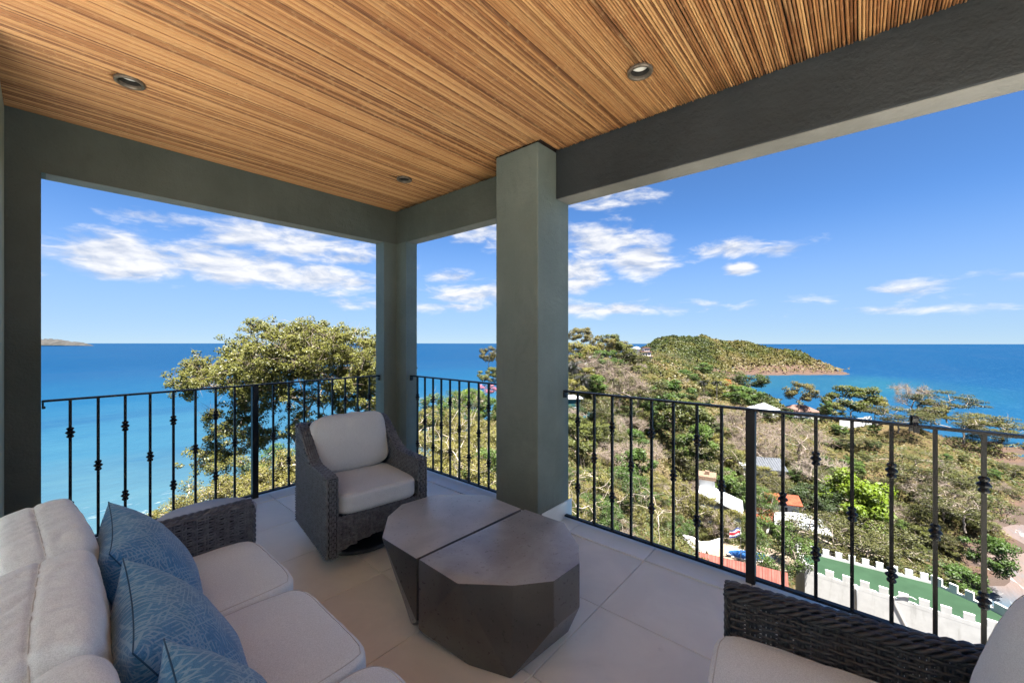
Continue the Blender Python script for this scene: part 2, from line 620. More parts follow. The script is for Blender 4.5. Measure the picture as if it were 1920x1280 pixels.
def build_ceiling():
    m = MB()
    hs = .058
    cols = [-.75] + [v for (lx, ly) in ((.317, 0), (2.08, 0)) for v in (lx - hs - .02, lx + hs + .02)] + [XB + .05]
    rows = [ROOF_END] + [v for ly in (.886, 3.055) for v in (ly - hs, ly + hs)] + [YB + .05]
    for i in range(len(cols) - 1):
        for j in range(len(rows) - 1):
            if (i, j) in ((1, 3), (3, 1), (3, 3)): continue
            m.box(cols[i], cols[i + 1], rows[j], rows[j + 1], CEIL + .022, CEIL + .04)
    ce = m.obj('ceiling', MAT['ceiling_board'])
    tag(ce, 'warm brown bamboo cane ceiling', 'ceiling', kind='structure')
    rnd = random.Random(5)
    SEG = 9
    variants = []
    for v in range(10):
        L = 3.30
        xs, rr, ring = [], [], []
        x = -rnd.uniform(0, .2)
        nodes = []
        while x < L:
            nodes.append(x)
            x += rnd.uniform(.13, .27)
        pts = set([0.0, L])
        for nd in nodes:
            for d_ in (-.014, -.006, 0, .007, .016):
                if 0 < nd + d_ < L: pts.add(nd + d_)
        pts = sorted(pts)
        verts, faces, col = [], [], []
        ph, am = rnd.uniform(0, 6), rnd.uniform(.0006, .0022)
        ph2 = rnd.uniform(0, 6)
        for x in pts:
            dn = min(abs(x - nd) for nd in nodes)
            bump = math.exp(-(dn / .007) ** 2)
            r0 = 1.0 + .11 * bump + .03 * math.sin(x * 1.9 + ph) + .02 * math.sin(x * 7 + ph2)
            oy = am * math.sin(x * 2.1 + ph2) + .5 * am * math.sin(x * 6.3 + ph)
            if x > L - .002: r0 *= .9
            for s in range(SEG):
                a = math.pi * (-.12 + 1.24 * s / (SEG - 1))
                verts.append((x, oy + .0081 * r0 * math.cos(a), -.0102 * r0 * math.sin(a)))
                col.append(bump * (.6 + .4 * rnd.random()))
        n = len(pts)
        for i in range(n - 1):
            for s in range(SEG - 1):
                faces.append((i * SEG + s, i * SEG + s + 1, (i + 1) * SEG + s + 1, (i + 1) * SEG + s))
        faces.append(tuple(range((n - 1) * SEG, n * SEG)))
        me = bpy.data.meshes.new('bamboo_cane')
        me.from_pydata(verts, [], faces)
        me.materials.append(MAT['bamboo'])
        at = me.attributes.new('ring', 'FLOAT', 'POINT')
        at.data.foreach_set('value', col)
        me.polygons.foreach_set('use_smooth', [True] * len(me.polygons))
        me.update()
        variants.append(me)
    y = YB - .006
    far = []
    while y > ROOF_END + .02:
        w = rnd.choice((.0100, .0118, .0128, .0135, .0142, .0155))
        xe = (XB if y > 2.165 else 2.543) - rnd.uniform(.001, .014)
        if 1.74 < y < 2.178: xe = 2.319 - rnd.uniform(.001, .008)
        s = w / .0205
        yc = y - w / 2
        cut = [(lx, math.sqrt(max(0, .056 ** 2 - (yc - ly) ** 2))) for (lx, ly) in LAMPS if abs(yc - ly) < .056]
        x0, runs = xe - 3.30, []
        for (lx, hw) in sorted(cut):
            runs.append((x0, lx - hw)); x0 = lx + hw
        runs.append((x0, xe))
        for (xa, xb) in runs:
            me = variants[rnd.randrange(10)]
            lc = (xa, yc, CEIL + .014 + rnd.uniform(-.0015, .001))
            sc = ((xb - xa) / 3.30, s, s * 1.12)
            if -.45 < yc < 3.36:
                o = put('bamboo_cane', me, ce, lc)
                o.scale = sc
            else:
                far.append((me, lc, sc, rnd.random()))
        y -= w
    # the canes farthest away and those behind the camera, joined
    V, F, R, T, off = [], [], [], [], 0
    for (me, lc, sc, tone) in far:
        n = len(me.vertices)
        co = np.empty(n * 3); me.vertices.foreach_get('co', co)
        V.append(co.reshape(-1, 3) * np.array(sc) + np.array(lc))
        F += [tuple(i + off for i in p.vertices) for p in me.polygons]
        rg = np.empty(n); me.attributes['ring'].data.foreach_get('value', rg)
        R.append(rg); T.append(np.full(n, tone)); off += n
    me = bpy.data.meshes.new('bamboo_canes')
    me.from_pydata(np.concatenate(V).tolist(), [], F)
    me.materials.append(MAT['bamboo'])
    for nm, arr in (('ring', R), ('tone', T)):
        at = me.attributes.new(nm, 'FLOAT', 'POINT')
        at.data.foreach_set('value', np.concatenate(arr).astype(np.float32))
    me.polygons.foreach_set('use_smooth', [True] * len(me.polygons))
    o = put('bamboo_canes', me, ce)
    o['kind'] = 'stuff'


build_ceiling()


def build_downlights():
    for (x, y, lab) in ((.317, 3.046, 'round bronze recessed downlight in the ceiling above the sea opening'),
                        (2.065, .886, 'round bronze recessed downlight in the ceiling near the long beam'),
                        (2.097, 3.063, 'small round recessed downlight in the ceiling nearest the corner column')):
        e = empty('downlight', (x, y, CEIL))
        tag(e, lab, 'downlight', 'recessed ceiling downlights')
        R = .066
        m = MB()
        m.lathe([(R * .74, .010), (R * .75, -.003), (R * .80, -.007), (R * .96, -.007), (R, -.002), (R, .008)], 48, cap=False)
        m.obj('trim_ring', MAT['lamp_bronze'], e, True)
        m = MB()
        m.lathe([(R * .745, .006), (R * .72, .050), (R * .66, .085), (.001, .086)], 40, cap=False)
        m.obj('housing', MAT['lamp_dark'], e, True)
        m = MB()
        m.lathe([(R * .66, .060), (R * .66, .034), (R * .60, .029), (R * .52, .032), (R * .38, .030), (R * .31, .034), (.001, .035)], 36, cap=False)
        m.obj('bulb', MAT['lamp_glass'], e, True)


build_downlights()


# ------------------------------------------------------------------ railings
def baluster_mesh(kind):
    m = MB()
    w = .0078
    m.box(-w, w, -w, w, .042, .986)
    for z in ((.27, .77) if kind == 2 else (.52,)):
        prof = [(.009, -.036), (.016, -.033), (.0195, -.026), (.016, -.019), (.012, -.014), (.021, -.006), (.0255, 0), (.021, .006),
                (.012, .014), (.016, .019), (.0195, .026), (.016, .033), (.009, .036)]
        m.lathe(prof, 10, (0, 0, z))
    return m.mesh('baluster', MAT['black_iron'])


BAL = {1: baluster_mesh(1), 2: baluster_mesh(2)}


def railing(name, label, axis, const, a0, a1, spots, posts, ends):
    """axis 'x': runs along X at Y = const"""
    e = empty(name, (0, 0, 0))
    tag(e, label, 'railing', 'black iron balcony railings')

    def P(s, off, z):
        return (s, const + off, z) if axis == 'x' else (const + off, s, z)

    def bar(nm, s0, s1, o0, o1, z0, z1, bevel=.002):
        m = MB()
        if axis == 'x': m.box(s0, s1, const + o0, const + o1, z0, z1)
        else: m.box(const + o0, const + o1, s0, s1, z0, z1)
        return m.obj(nm, MAT['black_iron'], e, bevel=bevel)
    bar('top_rail', a0, a1, -.019, .019, .988, 1.001)
    bar('bottom_rail', a0, a1, -.016, .016, .026, .040)
    for en in ends:                      # flattened, turned-down ends fixed to the column
        s = 1 if en == a0 else -1
        bar('end_bracket', en + s * .0005, en + s * .010, -.0195, .0195, .945, .9865)
        m = MB()
        M = Matrix.Translation(P(en + s * .013, 0, .952)) @ (Matrix.Rotation(math.pi / 2, 4, 'Y') if axis == 'x' else Matrix.Rotation(math.pi / 2, 4, 'X'))
        m.lathe([(.008, -.004), (.009, 0), (.006, .004)], 8, M=M)
        m.obj('bolt', MAT['black_iron'], e, True)
    for s, kd in spots:
        put('baluster', BAL[kd], e, P(s, 0, 0))
    for s in posts:
        m = MB()
        c = P(s, 0, 0)
        m.box(c[0] - .0235, c[0] + .0235, c[1] - .0235, c[1] + .0235, .002, .9878)
        m.obj('post', MAT['black_iron'], e, bevel=.003)
    return e


def build_railings():
    YL, XR = 4.035, 2.66

    def xl(px):
        t = (px - 960) / FPX
        return YL * (FX + RX * t) / (FY + RY * t)

    def yr(px):
        t = (px - 960) / FPX
        return XR * (FY + RY * t) / (FX + RX * t)
    lp = [392, 548, 699, 838, 968, 1091, 1204, 1310, None, 1525, 1612, 1698, 1778, 1855]
    spots = []
    for i, v in enumerate(lp):
        if v is None: continue
        spots.append((xl(v / 2.977), 2 if i % 2 == 0 else 1))
    last = spots[-1][0]
    stp = (spots[-1][0] - spots[-5][0]) / 4
    spots = spots[:8] + [(s, 1 if j % 2 == 0 else 2) for j, (s, _) in enumerate(spots[8:])]
    j = 5
    while last + stp < 2.40:
        last += stp
        spots.append((last, 1 if j % 2 == 0 else 2)); j += 1
    railing('railing', 'black iron railing between wall pillar and corner column before the big tree', 'x', YL, .002, 2.438, spots, [xl(477.7)], [.002, 2.438])
    sp = [760 + v / 4.266 for v in (98, 157, 222, 288, 358, 432, 508, 587, 667)]
    spots = [(yr(p), 2 if i % 2 == 0 else 1) for i, p in enumerate(sp)]
    stp = (spots[0][0] - spots[-1][0]) / 8
    s, i = spots[-1][0], 1
    while s - stp > 2.2:
        s -= stp
        spots.append((s, 1 if i % 2 else 2)); i += 1
    railing('railing', 'short black iron railing between corner column and square column', 'y', XR, 2.165, 3.755, spots, [], [2.165, 3.755])
    rp = [1040 + v / 4 for v in (173, 297, 431, 573, 727, 890, 1067, 1252)]
    rq = [1040 + 1712 / 4] + [1480 + v / 4 for v in (199, 470, 766, 1094, 1459)]
    rq = [1468, 1529.7, 1597.5, 1671.5, 1753.5, 1844.7]
    spots = [(yr(p), 2 if i % 2 == 0 else 1) for i, p in enumerate(rp)]
    s2 = [(yr(p), 1 if i % 2 == 0 else 2) for i, p in enumerate(rq)]
    stp = (s2[0][0] - s2[-1][0]) / 5
    s, i = s2[-1][0], 0
    while s - stp > -2.5:
        s -= stp
        if abs(s + .83) < .03: i += 1; continue
        s2.append((s, 1 if i % 2 == 0 else 2)); i += 1
    railing('railing', 'long black iron railing on the castle side of the square column', 'y', XR, -2.58, 1.751, spots + s2, [yr(1408), -.83], [1.751])
    # black plastic clip sitting on the top rail
    y = yr(1714)
    e = empty('clothes_peg', (XR, y, 1.0))
    e.rotation_euler = (0, 0, math.radians(20))
    tag(e, 'black plastic clothes peg clipped on the long railing', 'clothes peg')
    for s in (-1, 1):
        m = MB()
        pr = [(s * .0025, .012), (s * .013, .044), (s * .011, .052), (s * .006, .052), (s * .002, .030)]
        pr = [(.003, .040), (.010, .043), (.0125, .030), (.0105, .012), (.020, -.004), (.0235, -.034), (.016, -.034), (.0145, -.012), (.0035, .010)]
        pr = [(s * a, b) for a, b in pr]
        if s < 0: pr = pr[::-1]
        M = Matrix(((1, 0, 0, 0), (0, 0, 1, 0), (0, 1, 0, 0), (0, 0, 0, 1)))
        m.prism(pr, -.011, .011, M)
        m.obj('jaw', MAT['black_plastic'], e, bevel=.0015)
    m = MB()
    m.tube([(0, -.014, .028), (0, .014, .028)], .0105, 12)
    m.obj('spring', MAT['black_iron'], e, True)


build_railings()

# ------------------------------------------------------------------ furniture materials
def furniture_materials():
    for name, c0, c1 in (('wicker', (.062, .068, .078), (.165, .178, .198)), ('wicker_dark', (.006, .0065, .0075), (.040, .043, .048))):
        k = new_mat(name)
        co = obj_co(k)
        n = k.noise(co, 34, 4, .7)
        n2 = k.noise(k.mapping(co, (1, 1, 6)), 60, 3, .6)
        c = k.mix(k.sstep(n, .30, .74), c0, c1)
        c = k.mix(k.m('MULTIPLY', n2, .30), c, (.060, .064, .070))
        bset(k, c, .40, .50, 0, k.bump(k.noise(k.mapping(co, (1, 1, 4)), 260, 3, .6), .25, .002))
    plain('wicker_core', (.006, .006, .007), .9)
    plain('dark_metal', (.028, .030, .036), .42, .2, 20, .5)
    for name, c0, c1 in (('beige_fabric', (.60, .66, .655), (.78, .845, .84)), ('shaded_fabric', (.42, .46, .49), (.57, .61, .645))):  # second cloth is the first one with shade in its colour
        k = new_mat(name)
        co = obj_co(k)
        thr = k.m('ADD', k.m('MULTIPLY', k.noise(k.mapping(co, (1, .28, 1)), 700, 2, .6), .5), k.m('MULTIPLY', k.noise(k.mapping(co, (.28, 1, 1)), 700, 2, .6), .5))
        big = k.noise(co, 5, 3, .5)
        c = k.mix(k.sstep(thr, .40, .60), c0, c1)
        c = k.mix(k.m('MULTIPLY', k.sstep(big, .35, .7), .12), c, [x * .8 for x in c0])
        bset(k, c, .92, .15, 0, k.bump(thr, .35, .0016))
        k.put(k.bsdf.inputs['Sheen Weight'], .25)
        k.put(k.bsdf.inputs['Sheen Roughness'], .5)
    plain('seam_thread', (.55, .57, .55), .9, .1, 300)
    plain('blue_seam', (.030, .085, .15), .9, .1, 300)
    # blue pillow cloth: pale broken hatching in two directions
    k = new_mat('blue_fabric')
    co = obj_co(k)
    wp = k.node('ShaderNodeTexNoise'); k.put(wp.inputs['Vector'], co); wp.inputs['Scale'].default_value = 7; wp.inputs['Detail'].default_value = 2
    sc = k.node('ShaderNodeVectorMath', operation='SCALE'); k.put(sc.inputs[0], k.vm('SUBTRACT', wp.outputs['Color'], (.5, .5, .5))); sc.inputs['Scale'].default_value = .005
    cw_ = k.vm('ADD', co, sc.outputs[0])
    lines = None
    for rot, N, off in ((.20, 105, 0.0), (1.77, 105, 3.3), (.70, 85, 7.7), (2.27, 85, 5.1)):
        q = k.mapping(cw_, (1, 1, 1), (0, 0, rot), (off, off, 0))
        s = k.node('ShaderNodeSeparateXYZ'); k.put(s.inputs[0], q)
        row = k.m('FLOOR', k.m('MULTIPLY', s.outputs[0], float(N)))
        fr = k.m('FRACT', k.m('MULTIPLY', s.outputs[0], float(N)))
        ln = k.m('LESS_THAN', k.m('ABSOLUTE', k.m('SUBTRACT', fr, .5)), .15)
        brk = k.noise(k.comb(k.m('MULTIPLY', s.outputs[1], 30.0), k.m('MULTIPLY', row, 3.7), off), 1.0, 2, .6)
        ptch = k.noise(k.mapping(cw_, (1, 1, 1), (0, 0, 0), (off * 2, 1, 0)), 13, 2, .5)
        l = k.m('MULTIPLY', ln, k.m('MULTIPLY', k.sstep(brk, .42, .48), k.sstep(ptch, .44, .50)))
        lines = l if lines is None else k.m('MAXIMUM', lines, l)
    thr = k.noise(k.mapping(co, (1, .3, 1)), 600, 2, .6)
    base = k.mix(k.sstep(thr, .35, .65), (.042, .175, .33), (.085, .27, .47))
    big = k.noise(co, 9, 3, .5)
    base = k.mix(k.m('MULTIPLY', k.sstep(big, .4, .7), .4), base, (.065, .18, .28))
    c = k.mix(k.m('MULTIPLY', lines, .42), base, (.40, .55, .62))
    bset(k, c, .9, .15, 0, k.bump(thr, .4, .0015))
    k.put(k.bsdf.inputs['Sheen Weight'], .2)
    # coffee table concrete: dark sealed sides, sky sheen painted pale on the tops
    for name, c0, c1, ior in (('table_side', (.040, .038, .036), (.070, .067, .063), 1.5), ('table_sheen_far', (.30, .298, .285), (.40, .397, .38), 1.7), ('table_sheen_near', (.22, .205, .185), (.36, .35, .33), 1.7)):
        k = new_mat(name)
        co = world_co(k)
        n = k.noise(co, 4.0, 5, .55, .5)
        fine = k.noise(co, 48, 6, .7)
        pale_fleck = k.sstep(k.noise(co, 30, 7, .78), .62, .72)
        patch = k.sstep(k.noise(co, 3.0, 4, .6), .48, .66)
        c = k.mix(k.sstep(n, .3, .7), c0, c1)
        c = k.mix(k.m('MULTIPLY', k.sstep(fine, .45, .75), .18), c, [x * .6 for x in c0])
        c = k.mix(k.m('MULTIPLY', k.m('MULTIPLY', pale_fleck, patch), .35), c, [min(.6, x * 1.7) for x in c1])
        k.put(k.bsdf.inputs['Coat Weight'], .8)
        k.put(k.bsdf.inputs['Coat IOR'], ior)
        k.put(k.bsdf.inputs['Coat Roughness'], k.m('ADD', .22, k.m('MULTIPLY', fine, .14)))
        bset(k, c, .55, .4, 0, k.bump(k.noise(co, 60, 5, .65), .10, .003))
    plain('side_table_top', (.36, .36, .39), .45, .08, 8)


furniture_materials()


# ------------------------------------------------------------------ soft shapes
def fbm(p, oct=4):
    s, a = 0.0, 1.0
    q = Vector(p)
    for _ in range(oct):
        s += a * mnoise.noise(q)
        q = q * 2.03 + Vector((3.1, 1.7, 5.3))
        a *= .5
    return s


def cushion(name, parent, size, loc, rot, mat, seed=0, crown=(.05, .02, .10), power=5.0, wrinkle=.003, res=26, seam='z', seam_r=.0014,
            ridge=None, smat='seam_thread'):
    """a filled box cushion: edges rounded, faces crowned, cloth wrinkled. size = full x, y, z"""
    sx, sy, sz = [s / 2 for s in size]
    N = res

    def shape(a, b, c):
        # cube point -> rounded, puffed box
        v = Vector((a, b, c))
        nrm = (abs(a) ** power + abs(b) ** power + abs(c) ** power) ** (1 / power)
        v = v / nrm
        a, b, c = v
        x = sx * a * (1 + crown[0] * (1 - b * b) * (1 - c * c))
        y = sy * b * (1 + crown[1] * (1 - a * a) * (1 - c * c))
        z = sz * c * (1 + crown[2] * (1 - a * a) * (1 - b * b))
        return Vector((x, y, z)), v
    m = MB()
    key = {}
    verts = []

    def vid(a, b, c):
        kk = (round(a, 5), round(b, 5), round(c, 5))
        if kk not in key:
            p, u = shape(a, b, c)
            n = Vector((u.x ** 3, u.y ** 3, u.z ** 3)); n.normalize()
            q = p * 7 + Vector((seed * 3.7, seed * 1.3, seed * 2.9))
            d = wrinkle * fbm(q, 3) + wrinkle * .5 * fbm(p * 26 + Vector((seed, 0, 0)), 2)
            if ridge is not None:
                d += ridge(p, u)
            key[kk] = len(verts)
            verts.append(p + n * d)
        return key[kk]
    T = [math.tan((-1 + 2 * i / N) * .80) / math.tan(.80) for i in range(N + 1)]
    faces = []
    for ax in range(3):
        for s in (-1, 1):
            for i in range(N):
                for j in range(N):
                    q = []
                    for (ii, jj) in ((i, j), (i + 1, j), (i + 1, j + 1), (i, j + 1)):
                        co = [0, 0, 0]
                        co[ax] = s
                        co[(ax + 1) % 3] = T[ii]
                        co[(ax + 2) % 3] = T[jj]
                        q.append(vid(*co))
                    faces.append(tuple(q) if s > 0 else tuple(reversed(q)))
    m.add(verts, faces)
    o = m.obj(name, MAT[mat], parent, True, loc, rot)
    # piped seam round the edge(s)
    t = MB()
    rings = []
    n = 72
    if seam == 'z':
        rings = [(2, .93), (2, -.93)]
    elif seam == 'zmid':
        rings = [(2, 0.0)]
    elif seam == 'y':
        rings = [(1, .93), (1, -.93)]
    elif seam == 'ymid':
        rings = [(1, 0.0)]
    for ax, h in rings:
        pts = []
        for i in range(n + 1):
            th = 2 * math.pi * i / n
            a, b = math.cos(th), math.sin(th)
            q = max(abs(a), abs(b)); a, b = a / q, b / q
            co = [0, 0, 0]
            co[ax] = h; co[(ax + 1) % 3] = a; co[(ax + 2) % 3] = b
            p, u = shape(*co)
            nn = Vector((u.x ** 3, u.y ** 3, u.z ** 3)); nn.normalize()
            q2 = p * 7 + Vector((seed * 3.7, seed * 1.3, seed * 2.9))
            d = wrinkle * fbm(q2, 3) + wrinkle * .5 * fbm(p * 26 + Vector((seed, 0, 0)), 2)
            if ridge is not None: d += ridge(p, u)
            pts.append(p + nn * (d + seam_r * .25))
        t.tube(pts, seam_r, 6, cap=False)
    if rings:
        t.obj('seam', MAT[smat], o, True)
    return o


def pillow(name, size, thick, loc, M3, mat, seed, label):
    """knife-edge scatter pillow with pointed corners"""
    N = 44
    h = size / 2
    verts, faces, idx = [], [], {}

    def sp(s):
        return math.sin(s * math.pi / 2)

    def P(a, b, side):
        ea = 1 - .13 * (1 - b * b) ** 1.0 * abs(a) ** 3 * 0 - .085 * (1 - b ** 2) * abs(a) ** 2
        eb = 1 - .085 * (1 - a ** 2) * abs(b) ** 2
        x, y = h * a * ea, h * b * eb
        t = ((1 - abs(a) ** 2.6) * (1 - abs(b) ** 2.6)) ** .55
        sag = 1 + .10 * (-b)                  # filling settles downwards
        z = side * thick / 2 * t * sag
        q = Vector((x * 9 + seed * 5, y * 9, side * 2.0 + seed))
        edge = max(abs(a), abs(b))
        rad = math.atan2(b, a)
        w = .0035 * fbm(q, 3)
        # tucks running in from the edges
        w += .0052 * math.sin(rad * 17 + 2.5 * fbm(Vector((a * 2 + seed, b * 2, 0)), 2) + seed) * max(0, (edge - .45)) * (1 - edge) * 4 * (1 if t > .02 else 0)
        w += .006 * fbm(Vector((x * 5, y * 26, seed)), 2) * math.exp(-((b - .45) / .25) ** 2) * t
        return (x, y, z + side * w * min(1, t * 3))
    for side in (1, -1):
        for i in range(N + 1):
            for j in range(N + 1):
                a, b = sp(-1 + 2 * i / N), sp(-1 + 2 * j / N)
                edge = i in (0, N) or j in (0, N)
                key = (i, j) if edge else (i, j, side)
                if key not in idx:
                    idx[key] = len(verts)
                    verts.append(P(a, b, 0 if edge else side))
        for i in range(N):
            for j in range(N):
                q = []
                for (ii, jj) in ((i, j), (i + 1, j), (i + 1, j + 1), (i, j + 1)):
                    e = ii in (0, N) or jj in (0, N)
                    q.append(idx[(ii, jj) if e else (ii, jj, side)])
                faces.append(tuple(q) if side > 0 else tuple(reversed(q)))
    m = MB(); m.add(verts, faces)
    o = m.obj(name, MAT[mat], None, True)
    tag(o, label, 'pillow', 'blue scatter pillows on the sofa')
    o.matrix_world = Matrix.Translation(loc) @ M3.to_4x4()
    s = MB()
    ring = [(sp(-1 + 2 * i / N), -1) for i in range(N)] + [(1, sp(-1 + 2 * i / N)) for i in range(N)] + \
           [(sp(1 - 2 * i / N), 1) for i in range(N)] + [(-1, sp(1 - 2 * i / N)) for i in range(N + 1)]
    s.tube([P(a, b, 0) for a, b in ring], .0016, 5, cap=False)
    s.obj('seam', MAT['blue_seam'], o, True)
    return o


# ------------------------------------------------------------------ wicker
def strand(m, pts, nrm, vd, hw, th):
    """flat-round strand through pts; nrm / vd per point"""
    vs, fs = [], []
    n = len(pts)
    for p, a, v in zip(pts, nrm, vd):
        vs += [p - v * hw - a * th * .3, p - v * hw * .55 + a * th, p + v * hw * .55 + a * th, p + v * hw - a * th * .3]
    for i in range(n - 1):
        for j in range(3):
            fs.append((i * 4 + j, (i + 1) * 4 + j, (i + 1) * 4 + j + 1, i * 4 + j + 1))
    m.add(vs, fs)


def weave_plane(m, O, U, V, Nrm, u0, u1, zb, zt, pu, pv, amp, rnd, hw=None, th=.003, stakes=1, both=False, gap=1.0, grid=False):
    """plain weave in the plane O + U*u + V*v between v = zb(u) and v = zt(u)"""
    O, U, V, Nrm = Vector(O), Vector(U), Vector(V), Vector(Nrm)
    hw = hw or pv * .5
    nu = int(round((u1 - u0) / pu))
    pu = (u1 - u0) / nu
    vmin = min(zb(u0 + pu * i / 2) for i in range(2 * nu + 1))
    vmax = max(zt(u0 + pu * i / 2) for i in range(2 * nu + 1))
    nv = int((vmax - vmin) / pv)
    for side in ((1, -1) if both else (1,)):
        N = Nrm * side
        for j in range(nv + 1):
            v = vmin + (j + .5) * pv
            run = []
            jj = rnd.uniform(-.12, .12) * pv
            for i in range(2 * nu + 1):
                u = u0 + pu * i / 2
                if zb(u) - pv * .3 <= v <= zt(u) + pv * .1:
                    if i % 2 == 1:
                        s = 1 if (grid or (i // 2 + j) % 2 == 0) else -1
                    else:
                        s = -1.2 if grid else 0
                    wob = rnd.uniform(-.10, .10) * pv
                    run.append(O + U * u + V * (v + jj + wob) + N * (amp * s * side * (1 if side > 0 else 1)))
                else:
                    if len(run) > 2:
                        strand(m, run, [N] * len(run), [V] * len(run), hw * gap, th)
                    run = []
            if len(run) > 2:
                strand(m, run, [N] * len(run), [V] * len(run), hw * gap, th)
    # stakes
    for i in range(nu):
        uc = u0 + pu * (i + .5)
        for sidx in range(stakes):
            u = uc + (sidx - (stakes - 1) / 2) * pu * .30
            a, b = zb(u), zt(u)
            if b - a < pv: continue
            k = max(2, int((b - a) / pv))
            pts = [O + U * u + V * (a + (b - a) * q / k) for q in range(k + 1)]
            strand(m, pts, [Nrm] * len(pts), [U] * len(pts), pu * (.30 if stakes == 1 else .13), th * .6)
            if both:
                strand(m, pts, [-Nrm] * len(pts), [U] * len(pts), pu * (.30 if stakes == 1 else .13), th * .6)


def weave_band(m, path, nrm, W, hw_total, pu, rows, amp, rnd, th=.003):
    """weave along a path: strands run across the band width W (vector), stakes along the path"""
    L = [0]
    for a, b in zip(path, path[1:]):
        L.append(L[-1] + (b - a).length)
    n = int(L[-1] / pu)

    def at(s):
        for i in range(len(L) - 1):
            if s <= L[i + 1] + 1e-9:
                f = (s - L[i]) / max(1e-9, L[i + 1] - L[i])
                return path[i].lerp(path[i + 1], f), nrm[i].lerp(nrm[i + 1], f).normalized(), (path[i + 1] - path[i]).normalized()
        return path[-1], nrm[-1], (path[-1] - path[-2]).normalized()
    for r in range(rows):
        w = (r + .5) / rows - .5
        pts, ns, vs = [], [], []
        for i in range(2 * n + 1):
            p, nn, t = at(L[-1] * i / (2 * n))
            s = 0 if i % 2 == 0 else (1 if (i // 2 + r) % 2 == 0 else -1)
            edge = 1 - (2 * w) ** 2 * .0
            drop = -.35 * (2 * abs(w)) ** 4 * hw_total / rows * 1.5
            pts.append(p + W * (w * hw_total) + nn * (amp * s + drop)); ns.append(nn); vs.append(W)
        strand(m, pts, ns, vs, hw_total / rows * .52, th)


def braid(m, path, r, strands=3, pitch=.06, rs=None, seg=6, flat=1.0, up=Vector((0, 0, 1))):
    path = [Vector(p) for p in path]
    L = [0]
    for a, b in zip(path, path[1:]):
        L.append(L[-1] + (b - a).length)
    n = max(6, int(L[-1] / pitch * 9))
    rs = rs or r * .52

    def at(s):
        for i in range(len(L) - 1):
            if s <= L[i + 1] + 1e-9:
                f = (s - L[i]) / max(1e-9, L[i + 1] - L[i])
                return path[i].lerp(path[i + 1], f), (path[min(i + 2, len(path) - 1)] - path[max(i - 1, 0)]).normalized()
        return path[-1], (path[-1] - path[-2]).normalized()
    for k in range(strands):
        pts = []
        for i in range(n + 1):
            s = L[-1] * i / n
            p, t = at(s)
            u = t.cross(up)
            if u.length < .05: u = t.cross(Vector((1, 0, 0)))
            u.normalize()
            w = u.cross(t)
            a = 2 * math.pi * (s / pitch + k / strands)
            pts.append(p + u * math.cos(a) * r * flat + w * math.sin(a) * r)
        m.tube(pts, rs, seg)


